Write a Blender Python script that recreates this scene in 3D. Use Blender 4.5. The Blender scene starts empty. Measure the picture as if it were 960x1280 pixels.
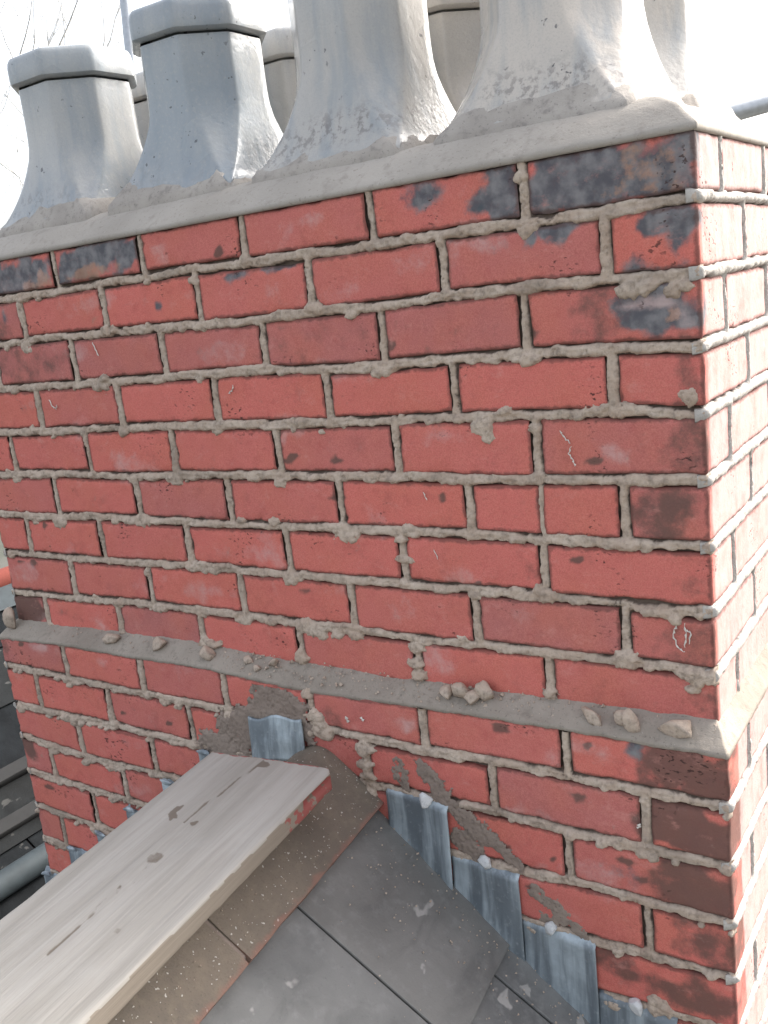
import bpy, math, random
import numpy as np
from mathutils import Matrix, Vector

S = bpy.context.scene
C = S.collection
rnd = random.Random(7)
rad = math.radians

# ------------------------------------------------------------ camera
cam_d = bpy.data.cameras.new('camera')
cam = bpy.data.objects.new('camera', cam_d)
C.objects.link(cam)
RX = Vector((0.8297, 0.5463, -0.1149)); RY = Vector((0.0322, -0.2523, -0.9671)); RZ = Vector((-0.5573, 0.7987, -0.2269))
RZ.normalize(); RX = (RX - RZ * RX.dot(RZ)).normalized(); RY = RZ.cross(RX)
cam.matrix_world = Matrix(((RX.x, -RY.x, -RZ.x, 0.3197), (RX.y, -RY.y, -RZ.y, -1.1457),
                           (RX.z, -RY.z, -RZ.z, -0.1317), (0, 0, 0, 1)))
cam_d.sensor_fit = 'HORIZONTAL'; cam_d.sensor_width = 36
cam_d.lens = 36 * 1193.4 / 960
cam_d.clip_start = 0.02; cam_d.clip_end = 2000
S.camera = cam

# ------------------------------------------------------------ world, sun, exposure
SUN_AZ = 62        # degrees from +X towards +Y
SUN_EL = 36
W = bpy.data.worlds.new('World'); S.world = W; W.use_nodes = True
nt = W.node_tree; bg = nt.nodes['Background']
sky = nt.nodes.new('ShaderNodeTexSky'); sky.sky_type = 'NISHITA'; sky.sun_disc = False
sky.sun_elevation = rad(SUN_EL); sky.sun_rotation = rad(90 - SUN_AZ)
sky.air_density = 1.0; sky.dust_density = 6.0; sky.ozone_density = 1.0
hs = nt.nodes.new('ShaderNodeHueSaturation'); hs.inputs['Saturation'].default_value = .38    # thin bright cloud
nt.links.new(sky.outputs[0], hs.inputs['Color']); nt.links.new(hs.outputs[0], bg.inputs[0]); bg.inputs[1].default_value = 0.15
sd = bpy.data.lights.new('sun', 'SUN'); sun = bpy.data.objects.new('sun', sd); C.objects.link(sun)
sd.energy = .85; sd.angle = rad(12); sd.color = (1.0, 0.97, 0.93)
td = Vector((math.cos(rad(SUN_EL)) * math.cos(rad(SUN_AZ)), math.cos(rad(SUN_EL)) * math.sin(rad(SUN_AZ)), math.sin(rad(SUN_EL))))
sun.rotation_euler = td.to_track_quat('Z', 'Y').to_euler()
S.view_settings.view_transform = 'Standard'; S.view_settings.look = 'None'
S.view_settings.exposure = 1.9; S.view_settings.gamma = 1.0
S.cycles.max_bounces = 6

# ------------------------------------------------------------ noise (numpy value noise)
def _h(i, j, k, s):
    n = (i * 374761393 + j * 668265263 + k * 2147483647 * 3 + s * 974634777) & 0xFFFFFFFF
    n = ((n ^ (n >> 13)) * 1274126177) & 0xFFFFFFFF
    n = n ^ (n >> 16)
    return (n & 0xFFFF) / 32767.5 - 1.0
def vn(P, sc, seed=0):
    Q = np.asarray(P, float) * sc
    I = np.floor(Q).astype(np.int64); F = Q - I; F = F * F * (3 - 2 * F)
    r = 0
    for a in (0, 1):
        wa = F[:, 0] if a else 1 - F[:, 0]
        for b in (0, 1):
            wb = F[:, 1] if b else 1 - F[:, 1]
            for c in (0, 1):
                wc = F[:, 2] if c else 1 - F[:, 2]
                r = r + wa * wb * wc * _h(I[:, 0] + a, I[:, 1] + b, I[:, 2] + c, seed)
    return r
def fbm(P, sc, seed=0, o=3):
    r = 0; a = 1; t = 0
    for k in range(o):
        r = r + a * vn(P, sc * 2.03 ** k, seed + 17 * k); t += a; a *= .5
    return r / t
def sst(a, b, x):
    t = np.clip((x - a) / (b - a), 0, 1); return t * t * (3 - 2 * t)

# ------------------------------------------------------------ object helpers
def mesh(name, V, F, mat=None, parent=None, smooth=True, attr=None):
    me = bpy.data.meshes.new(name)
    V = np.asarray(V, float)
    me.from_pydata(V.tolist(), [], F if isinstance(F, list) else F.tolist())
    if attr is not None:
        for k, v in attr.items():
            v = np.asarray(v, np.float32)
            if v.ndim == 2:
                a = me.attributes.new(k, 'FLOAT_COLOR', 'POINT'); a.data.foreach_set('color', v.ravel())
            else:
                a = me.attributes.new(k, 'FLOAT', 'POINT'); a.data.foreach_set('value', v)
    if smooth:
        me.polygons.foreach_set('use_smooth', np.ones(len(me.polygons), bool))
    me.update()
    o = bpy.data.objects.new(name, me); C.objects.link(o)
    if mat: me.materials.append(mat)
    if parent: 
        o.parent = parent; o.matrix_parent_inverse = parent.matrix_basis.inverted()
    return o
def tag(o, label=None, cat=None, group=None, kind=None):
    if label: o['label'] = label
    if cat: o['category'] = cat
    if group: o['group'] = group
    if kind: o['kind'] = kind
    return o
def empty(name, loc, label, cat, group=None):
    o = bpy.data.objects.new(name, None); C.objects.link(o); o.location = loc; o.empty_display_size = .05
    return tag(o, label, cat, group)
def grid_faces(nu, nv, flip=False):
    i = np.arange(nu - 1)[:, None]; j = np.arange(nv - 1)[None, :]
    a = i * nv + j; b = a + nv; c = b + 1; d = a + 1
    f = np.stack([a, b, c, d], -1).reshape(-1, 4)
    return f[:, ::-1] if flip else f
def weld(parts):
    V = []; F = []; n = 0
    for v, f in parts:
        V.append(v); F.append(f + n); n += len(v)
    return np.concatenate(V), np.concatenate(F)
def lines(a, b, step, r=.004):
    L = b - a
    e = [0, r * .35, r, r * 2.2]
    if L < r * 6: return np.linspace(a, b, 4)
    n = max(1, int(round((L - 2 * e[-1]) / step)))
    mid = np.linspace(e[-1], L - e[-1], n + 1)[1:-1]
    return a + np.array(e + list(mid) + [L - x for x in e[::-1]])
def rbox(x, y, z, r=.004, sides='fblrtd', amp=.001, nsc=40, seed=0, rn=.5):
    """rounded, slightly uneven box from grid lines x, y, z"""
    P = []
    def face(A, B, mk, flip):
        a, b = np.meshgrid(A, B, indexing='ij'); a = a.ravel(); b = b.ravel()
        P.append((mk(a, b), grid_faces(len(A), len(B), flip)))
    o = np.ones_like
    st = np.column_stack
    if 'f' in sides: face(x, z, lambda a, b: st([a, o(a) * y[0], b]), False)
    if 'b' in sides: face(x, z, lambda a, b: st([a, o(a) * y[-1], b]), True)
    if 'l' in sides: face(y, z, lambda a, b: st([o(a) * x[0], a, b]), True)
    if 'r' in sides: face(y, z, lambda a, b: st([o(a) * x[-1], a, b]), False)
    if 't' in sides: face(x, y, lambda a, b: st([a, b, o(a) * z[-1]]), False)
    if 'd' in sides: face(x, y, lambda a, b: st([a, b, o(a) * z[0]]), True)
    V, F = weld(P)
    # merge coincident verts so that shading is continuous
    key = np.round(V * 1e5).astype(np.int64)
    _, idx, inv = np.unique(key, axis=0, return_index=True, return_inverse=True)
    inv = inv.ravel()
    V = V[idx]; F = inv[F]
    lo = np.array([x[0], y[0], z[0]]); hi = np.array([x[-1], y[-1], z[-1]])
    rr = r * (1 + rn * vn(V, 55, seed + 3))[:, None] if rn else r
    rr = np.minimum(rr, (hi - lo).min() * .45)
    cl = np.clip(V, lo + rr, hi - rr)
    d = V - cl; L = np.linalg.norm(d, axis=1, keepdims=True)
    N = d / np.maximum(L, 1e-9)
    V2 = cl + N * np.minimum(rr, 1e9)
    V2 = np.where(L > 1e-9, V2, V)
    if amp:
        V2 = V2 + N * (amp * fbm(V, nsc, seed))[:, None]
    return V2, F

# ------------------------------------------------------------ materials
class NT:
    def __init__(s, name):
        s.m = bpy.data.materials.new(name); s.m.use_nodes = True
        s.t = s.m.node_tree; s.n = s.t.nodes; s.l = s.t.links
        s.b = s.n['Principled BSDF']; s.tc = s.n.new('ShaderNodeTexCoord')
    def set(s, inp, v):
        if isinstance(v, bpy.types.NodeSocket): s.l.new(v, inp)
        else: inp.default_value = v
    def noise(s, sc, det=4, rough=.55, vec=None, dist=0):
        n = s.n.new('ShaderNodeTexNoise'); n.inputs['Scale'].default_value = sc
        n.inputs['Detail'].default_value = det; n.inputs['Roughness'].default_value = rough
        n.inputs['Distortion'].default_value = dist
        s.l.new(vec if vec else s.tc.outputs['Object'], n.inputs['Vector']); return n.outputs[0]
    def scale(s, v, loc=(0, 0, 0)):
        n = s.n.new('ShaderNodeMapping'); n.inputs['Scale'].default_value = v; n.inputs['Location'].default_value = loc
        s.l.new(s.tc.outputs['Object'], n.inputs[0]); return n.outputs[0]
    def ramp(s, x, a, b):
        n = s.n.new('ShaderNodeMapRange'); n.interpolation_type = 'SMOOTHSTEP'
        s.set(n.inputs[0], x); n.inputs[1].default_value = a; n.inputs[2].default_value = b; return n.outputs[0]
    def math(s, op, a, b=0.0, cl=False):
        n = s.n.new('ShaderNodeMath'); n.operation = op; n.use_clamp = cl; s.set(n.inputs[0], a); s.set(n.inputs[1], b); return n.outputs[0]
    def mix(s, f, a, b, mode='MIX'):
        n = s.n.new('ShaderNodeMix'); n.data_type = 'RGBA'; n.blend_type = mode
        s.set(n.inputs[0], f)
        for i, v in ((6, a), (7, b)):
            s.set(n.inputs[i], v if isinstance(v, bpy.types.NodeSocket) else (*v, 1))
        return n.outputs[2]
    def attr(s, name):
        n = s.n.new('ShaderNodeAttribute'); n.attribute_name = name; return n
    def sep(s, c):
        n = s.n.new('ShaderNodeSeparateColor'); s.l.new(c, n.inputs[0]); return n.outputs
    def bump(s, h, strength, dist=.002):
        n = s.n.new('ShaderNodeBump'); n.inputs['Strength'].default_value = strength; n.inputs['Distance'].default_value = dist
        s.l.new(h, n.inputs['Height']); s.l.new(n.outputs[0], s.b.inputs['Normal'])
    def out(s, col, rough=.85, metal=0.0, spec=.3):
        s.set(s.b.inputs['Base Color'], col if isinstance(col, bpy.types.NodeSocket) else (*col, 1))
        s.set(s.b.inputs['Roughness'], rough); s.b.inputs['Metallic'].default_value = metal
        s.b.inputs['Specular IOR Level'].default_value = spec
        return s.m

def m_brick():
    k = NT('red_brick')
    t = k.attr('tint').outputs['Fac']
    a = k.attr('stain'); r, g, b = k.sep(a.outputs['Color'])[:3]; al = a.outputs['Alpha']
    big = k.noise(9, 3); mid = k.noise(38, 4); fine = k.noise(240, 3, .6)
    c = k.mix(k.ramp(t, 0, 1), (.58, .150, .125), (.40, .140, .130))
    c = k.mix(k.math('MULTIPLY', k.ramp(big, .35, .75), .55), c, (.52, .15, .10))
    c = k.mix(k.math('MULTIPLY', k.ramp(mid, .5, .8), .4), c, (.37, .075, .065))
    c = k.mix(k.math('MULTIPLY', k.ramp(fine, .35, .75), .22), c, (.58, .24, .18))
    gn = k.noise(620, 2, .6)
    c = k.mix(k.math('MULTIPLY', k.ramp(gn, .42, .7), .26), c, (.26, .07, .06))
    c = k.mix(k.math('MULTIPLY', k.ramp(gn, .58, .3), .20), c, (.68, .27, .22))
    # brown (smoke browned), soot (blue black), orange burnt, pale bloom
    n1 = k.math('SUBTRACT', k.noise(34, 6, .7), .5)
    def msk(v, w, lo=.3, hi=.62): return k.ramp(k.math('ADD', v, k.math('MULTIPLY', n1, w)), lo, hi)
    c = k.mix(k.math('MULTIPLY', msk(b, 1.3, .2, .8), .85), c, k.mix(mid, (.125, .078, .06), (.09, .068, .06)))
    c = k.mix(k.math('MULTIPLY', msk(r, 1.3, .15, .7), .95), c, k.mix(k.ramp(mid, .35, .7), (.075, .092, .105), (.205, .215, .22)))
    c = k.mix(k.math('MULTIPLY', msk(al, 2.4, .3, .8), .7), c, k.mix(mid, (.30, .16, .10), (.45, .28, .2)))
    c = k.mix(k.math('MULTIPLY', msk(g, 1.6, .15, 1.15), .7), c, (.55, .41, .385))
    gr = k.ramp(k.noise(17, 7, .72, None, .3), .53, .70)
    c = k.mix(k.math('MULTIPLY', gr, .24), c, (.20, .065, .055))
    du = k.ramp(k.noise(22, 6, .7, k.scale((1, 1, 1.6), (3.1, 0, 1.7))), .55, .75)
    c = k.mix(k.math('MULTIPLY', du, .5), c, (.58, .27, .23))
    # dark pits and specks in clusters
    cl = k.ramp(k.noise(11, 3), .56, .68)
    sp = k.ramp(k.noise(120, 2, .5, k.scale((1, 1, 1.7))), .59, .65)
    c = k.mix(k.math('MULTIPLY', k.math('MULTIPLY', cl, sp), .85), c, (.05, .025, .022))
    # grime and joint shade painted dark along the arrises
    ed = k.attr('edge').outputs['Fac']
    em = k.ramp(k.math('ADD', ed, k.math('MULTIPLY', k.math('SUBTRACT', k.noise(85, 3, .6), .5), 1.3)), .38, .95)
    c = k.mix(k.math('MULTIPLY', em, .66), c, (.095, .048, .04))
    hh = k.math('ADD', k.math('MULTIPLY', fine, .6), k.math('MULTIPLY', k.noise(90, 4), .8))
    hh = k.math('SUBTRACT', hh, k.math('MULTIPLY', k.math('MULTIPLY', cl, sp), 1.2))
    k.bump(hh, .5, .0016)
    return k.out(c, .85, 0, .25)
def m_mortar(name='lime_mortar', base=(.42, .325, .255), dark=(.19, .155, .125), dirt_shade_c=(.085, .062, .05), light=(.52, .43, .35)):
    k = NT(name)
    mid = k.noise(22, 5, .65); fine = k.noise(260, 4, .65); f2 = k.noise(90, 4, .6)
    c = k.mix(k.ramp(mid, .3, .7), dark if False else base, light)
    c = k.mix(k.math('MULTIPLY', k.ramp(f2, .45, .75), .65), c, dark)
    c = k.mix(k.math('MULTIPLY', k.ramp(k.noise(9, 4, .6), .5, .72), .45), c, dark)
    c = k.mix(k.math('MULTIPLY', k.ramp(fine, .5, .8), .45), c, dark)
    ed = k.attr('dirt_shade').outputs['Fac']
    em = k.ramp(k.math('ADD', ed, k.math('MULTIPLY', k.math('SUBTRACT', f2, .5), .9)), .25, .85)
    c = k.mix(k.math('MULTIPLY', em, .85), c, dirt_shade_c)  # crevice shade mixed into the colour together with old grime
    k.bump(k.math('ADD', fine, k.math('MULTIPLY', f2, 1.0)), .85, .002)
    return k.out(c, .95, 0, .15)
def m_cement(name, a, b, dk, sc=1.0, lo=(.5, .46, .42)):
    k = NT(name)
    big = k.noise(5 * sc, 4, .6); mid = k.noise(40 * sc, 5, .6); fine = k.noise(300 * sc, 3, .6)
    c = k.mix(k.ramp(big, .3, .7), a, b)
    c = k.mix(k.math('MULTIPLY', k.ramp(mid, .5, .75), .5), c, dk)
    c = k.mix(k.math('MULTIPLY', k.ramp(fine, .62, .78), .6), c, lo)
    c = k.mix(k.math('MULTIPLY', k.ramp(k.noise(170 * sc, 2), .62, .7), .5), c, dk)
    k.bump(k.math('ADD', mid, k.math('MULTIPLY', fine, .5)), .6, .002)
    return k.out(c, .92, 0, .2)
def m_pot():
    k = NT('fireclay_pot')
    a = k.attr('stain'); r, g, b = k.sep(a.outputs['Color'])[:3]
    big = k.noise(5, 3, .5); st = k.noise(3, 4, .6, k.scale((9, 9, .9))); fine = k.noise(160, 3)
    c = k.mix(k.ramp(big, .3, .72), (.54, .485, .425), (.44, .405, .365))
    c = k.mix(g, c, (.24, .28, .31))
    c = k.mix(k.math('MULTIPLY', k.ramp(st, .42, .7), .55), c, (.22, .26, .29))
    c = k.mix(k.math('MULTIPLY', k.ramp(fine, .5, .8), .25), c, (.5, .46, .4))
    n1 = k.math('SUBTRACT', k.noise(22, 5, .65), .5)
    c = k.mix(k.math('MULTIPLY', k.ramp(k.math('ADD', r, n1), .35, 1.0), .55), c, (.18, .22, .265))
    c = k.mix(k.math('MULTIPLY', k.math('MULTIPLY', b, k.ramp(k.noise(75, 4, .65), .48, .62)), .75), c, (.13, .115, .11))
    c = k.mix(k.math('MULTIPLY', k.ramp(k.noise(420, 2), .45, .75), .25), c, (.25, .24, .23))
    sp = k.math('MULTIPLY', k.ramp(k.noise(90, 2), .66, .71), k.ramp(k.noise(11, 2), .5, .6))
    c = k.mix(k.math('MULTIPLY', sp, .8), c, (.06, .06, .065))
    k.bump(k.math('ADD', k.noise(60, 4), k.math('MULTIPLY', fine, .4)), .35, .002)
    return k.out(c, k.ramp(big, 0, 1.6), 0, .45)
def m_lead():
    k = NT('weathered_lead')
    st = k.noise(5, 4, .6, k.scale((7, 7, .7))); big = k.noise(14, 5, .65); fine = k.noise(140, 3)
    c = k.mix(k.ramp(st, .40, .68), (.17, .20, .225), (.46, .53, .57))
    c = k.mix(k.math('MULTIPLY', k.ramp(big, .4, .7), .5), c, (.22, .25, .265))
    c = k.mix(k.math('MULTIPLY', k.ramp(fine, .55, .8), .35), c, (.52, .55, .56))
    k.bump(k.math('ADD', big, k.math('MULTIPLY', fine, .3)), .5, .003)
    return k.out(c, .55, .35, .5)
def m_slate(name='grey_slate', spc=.35, spla=.7, a=(.115, .117, .115), b=(.20, .20, .192), moss=(.19, .175, .15)):
    k = NT(name)
    oi = k.n.new('ShaderNodeObjectInfo').outputs['Random']
    big = k.noise(6, 4, .6); mid = k.noise(45, 5, .65); fine = k.noise(250, 3, .6)
    c = k.mix(k.ramp(big, .3, .7), a, b)
    c = k.mix(k.math('MULTIPLY', oi, .35), c, moss)
    c = k.mix(k.math('MULTIPLY', k.ramp(mid, .5, .75), .4), c, tuple(1.35 * x for x in b))
    c = k.mix(k.math('MULTIPLY', k.ramp(fine, .6, .8), .3), c, tuple(.35 * x for x in a))
    spl = k.ramp(k.noise(17, 3, .5, k.scale((1.6, 1, 1)), .4), .655, .70)
    c = k.mix(k.math('MULTIPLY', spl, spla), c, (.40, .385, .36))
    riv = k.noise(16, 7, .62, k.scale((1, .6, 1)), .8)
    c = k.mix(k.math('MULTIPLY', k.ramp(riv, .5, .7), .3), c, tuple(.6 * x for x in a))
    k.bump(k.math('ADD', k.math('ADD', mid, k.math('MULTIPLY', fine, .5)), k.math('MULTIPLY', riv, 2.5)), .5, .002)
    return k.out(c, .72, 0, spc)
def m_ridge():
    k = NT('concrete_ridge')
    big = k.noise(8, 4, .6); mid = k.noise(60, 5, .65); fine = k.noise(330, 3, .6)
    c = k.mix(k.ramp(big, .3, .7), (.20, .165, .13), (.15, .128, .105))
    c = k.mix(k.math('MULTIPLY', k.ramp(mid, .45, .75), .5), c, (.25, .205, .155))
    c = k.mix(k.math('MULTIPLY', k.ramp(fine, .55, .8), .5), c, (.07, .055, .045))
    gr = k.ramp(k.noise(190, 1), .705, .73)
    c = k.mix(k.math('MULTIPLY', gr, .8), c, (.6, .57, .52))
    # red paint or dust along the lower edge
    ed = k.attr('dirt_shade').outputs['Fac']
    em = k.ramp(k.math('ADD', ed, k.math('MULTIPLY', k.math('SUBTRACT', k.noise(30, 4, .6), .5), 1.6)), .5, 1.0)
    c = k.mix(k.math('MULTIPLY', em, .45), c, (.30, .13, .10))
    k.bump(k.math('ADD', mid, fine), .7, .0018)
    return k.out(c, .95, 0, .15)
def m_board():
    k = NT('weathered_board')
    v = k.scale((30, 2.2, 30)); w = k.noise(1.0, 5, .6, v, .6); v2 = k.scale((160, 5, 160)); w2 = k.noise(1.0, 3, .6, v2)
    big = k.noise(6, 4)
    c = k.mix(k.ramp(w, .32, .7), (.30, .28, .247), (.38, .357, .322))
    c = k.mix(k.math('MULTIPLY', k.ramp(w2, .45, .75), .35), c, (.27, .25, .22))
    c = k.mix(k.math('MULTIPLY', k.ramp(big, .5, .75), .4), c, (.42, .41, .385))
    c = k.mix(k.math('MULTIPLY', k.ramp(k.noise(15, 3), .6, .75), .25), c, (.40, .38, .35))
    a = k.attr('stain'); r, g, b = k.sep(a.outputs['Color'])[:3]
    c = k.mix(k.math('MULTIPLY', k.ramp(k.math('ADD', g, k.math('MULTIPLY', k.math('SUBTRACT', w2, .5), .15)), .3, .6), .8), c, (.21, .17, .13))   # sawn edge
    n1 = k.math('SUBTRACT', k.noise(60, 4, .6), .5)
    c = k.mix(k.math('MULTIPLY', k.ramp(k.math('ADD', b, k.math('MULTIPLY', n1, .5)), .35, .7), .8), c, (.13, .10, .075))   # knots, splits
    c = k.mix(k.math('MULTIPLY', k.math('MULTIPLY', k.ramp(r, .02, .3), k.ramp(k.math('ADD', r, k.math('MULTIPLY', n1, 4.5)), .62, .85)), .8), c, (.30, .065, .06))  # red end paint
    k.bump(k.math('ADD', w, k.math('MULTIPLY', w2, .9)), .8, .002)
    return k.out(c, .88, 0, .2)
def m_plain(name, col, rough=.7, metal=0, sc=20, amt=.3):
    k = NT(name)
    c = k.mix(k.math('MULTIPLY', k.ramp(k.noise(sc, 4), .35, .7), amt), col, tuple(x * .5 for x in col))
    return k.out(c, rough, metal)
M_BRICK = m_brick()
M_MORTAR = m_mortar()
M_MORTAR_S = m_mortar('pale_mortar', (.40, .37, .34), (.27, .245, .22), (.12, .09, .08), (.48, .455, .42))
M_LEDGE = m_cement('weathering_cement', (.24, .207, .172), (.33, .29, .245), (.13, .11, .09), 1.5)
M_CAP = m_cement('flaunching_cement', (.32, .29, .255), (.39, .355, .315), (.21, .185, .16), 1.1)
M_BED = m_cement('crumbly_bedding', (.41, .375, .335), (.32, .29, .26), (.14, .125, .12), 1.6)
M_SMEAR = m_cement('smeared_mortar', (.23, .18, .15), (.29, .235, .195), (.12, .095, .08), 1.2, (.40, .36, .31))
M_POT = m_pot(); M_LEAD = m_lead(); M_SLATE = m_slate(); M_RIDGE = m_ridge(); M_BOARD = m_board()
M_PLUG = m_cement('pale_plug', (.55, .56, .56), (.66, .66, .65), (.32, .34, .36), 2, (.7, .7, .7))
M_PAINT = m_plain('white_scratch', (.66, .62, .56), .8, 0, 200, .4)
M_CORE = m_plain('chimney_core', (.12, .07, .055), .95)
M_FAR = m_slate('far_slate', .03, .1, (.007, .008, .009), (.014, .016, .018), (.03, .03, .028))
M_LEAD_D = m_plain('dull_old_lead', (.035, .045, .05), .7, .1, 30, .4)
M_STEEL = m_plain('galvanised_steel', (.42, .44, .46), .45, .6, 60, .25)
M_BARK = m_plain('pale_bark', (.6, .59, .57), .9)

# ------------------------------------------------------------ measured courses (mm, wall coordinates)
BED = {1: [[-1300, -69], [-1146, -70], [-1015, -68], [-896, -70], [-794, -67], [-684, -72], [-613, -70], [-502, -72], [-300, -72], [-115, -73], [-3, -71]],
2: [[-1329, -153], [-1205, -150], [-1081, -152], [-888, -153], [-677, -157], [-551, -154], [-438, -156], [-352, -152], [-194, -152], [-115, -153], [-41, -157], [-4, -156]],
3: [[-1358, -238], [-1117, -237], [-889, -236], [-675, -235], [-565, -239], [-450, -240], [-350, -236], [-146, -237], [-85, -237], [-6, -241]],
4: [[-1387, -324], [-1260, -324], [-999, -319], [-675, -321], [-460, -319], [-327, -316], [-219, -318], [-120, -317], [-74, -314], [-30, -320], [-1, -321]],
5: [[-1417, -411], [-1224, -406], [-1054, -410], [-851, -405], [-472, -404], [-402, -401], [-337, -406], [-215, -404], [-3, -403]],
6: [[-1444, -493], [-1339, -496], [-1143, -490], [-813, -491], [-567, -488], [-379, -486], [-193, -489], [-3, -487]],
7: [[-1474, -579], [-1313, -577], [-1032, -575], [-907, -570], [-793, -572], [-580, -571], [-355, -570], [-115, -571], [-62, -576], [-4, -572]],
8: [[-1461, -666], [-1353, -664], [-1201, -659], [-1030, -655], [-507, -656], [-434, -659], [-344, -655], [-66, -653], [-7, -658]],
9: [[-1462, -740], [0, -740]],
10: [[-1484, -822], [-1034, -825], [-577, -823], [-433, -827], [-329, -820], [-95, -821], [19, -821]],
11: [[-1487, -912], [-1145, -909], [-989, -909], [-393, -906], [-99, -907], [21, -907]],
12: [[-1483, -985], [-1363, -995], [-1192, -997], [-1070, -992], [-287, -995], [-185, -987], [-104, -991], [21, -990]],
13: [[-1482, -1072], [-1287, -1073], [-162, -1078], [-75, -1075], [18, -1075]],
14: [[-1494, -1153], [-1390, -1159], [-102, -1166], [-34, -1160]],
15: [[-1498, -1240], [0, -1246]], 16: [[-1498, -1325], [0, -1330]], 17: [[-1498, -1410], [0, -1415]], 18: [[-1498, -1495], [0, -1500]]}
ULEDGE = [[-1462, -727], [-1346, -726], [-1148, -722], [-946, -719], [-715, -725], [-517, -728], [-241, -723], [-10, -719]]
LLEDGE = [[-1477, -757], [-1408, -755], [-1301, -749], [-1080, -750], [-917, -746], [-730, -754], [-646, -757], [-467, -752], [-227, -747], [19, -747]]
PERP = {1: [-213, -444, -681, -906, -1129, -1357], 2: [-110, -338, -564, -793, -1018, -1248], 3: [-225, -448, -669, -891, -1124, -1356],
4: [-112, -339, -558, -788, -1022, -1250], 5: [-222, -445, -671, -906, -1133, -1361], 6: [-107, -222, -333, -560, -794, -1018, -1251],
7: [-225, -454, -680, -909, -1139, -1364], 8: [-115, -339, -563, -797, -1026, -1249], 9: [-230, -450, -681, -910, -1132, -1355],
10: [-198, -430, -647, -840, -1053, -1279], 11: [-89, -319, -545, -760, -942, -1166, -1388], 12: [-206, -430, -650, -850, -1060, -1277],
13: [-95, -320, -540, -760, -960, -1164, -1391], 14: [-206, -430, -650, -850, -1060, -1277], 15: [-95, -320, -540, -760, -960, -1180, -1403],
16: [-206, -430, -650, -850, -1060, -1277], 17: [-95, -320, -540, -760, -960, -1180, -1403]}
def interp(tab, x):
    a = np.array(tab, float) / 1000
    return np.interp(x, a[:, 0], a[:, 1])
def bed(j, x):
    if j == 0: return np.zeros_like(np.asarray(x, float)) + .002
    return interp(BED[j], x)
XL, D = -1.462, .675           # left edge and depth of the stack above the ledge
PXL, PXR, PY = -1.488, .0205, -.036   # plinth
PD = D + .036
RIDGE_X, RIDGE_Z, PITCH = -.645, -.838, rad(38.2)
YAW = .1285
DV = np.array([math.sin(YAW), -math.cos(YAW), 0]); EV = np.array([math.cos(YAW), math.sin(YAW), 0])
def roofz(x): return RIDGE_Z - .03 - .787 * abs(x - RIDGE_X)

chimney = empty('chimney_stack', ((XL) / 2, D / 2, -1.5), 'weathered red brick chimney stack with a stepped base, standing on the roof ridge', 'chimney')

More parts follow.
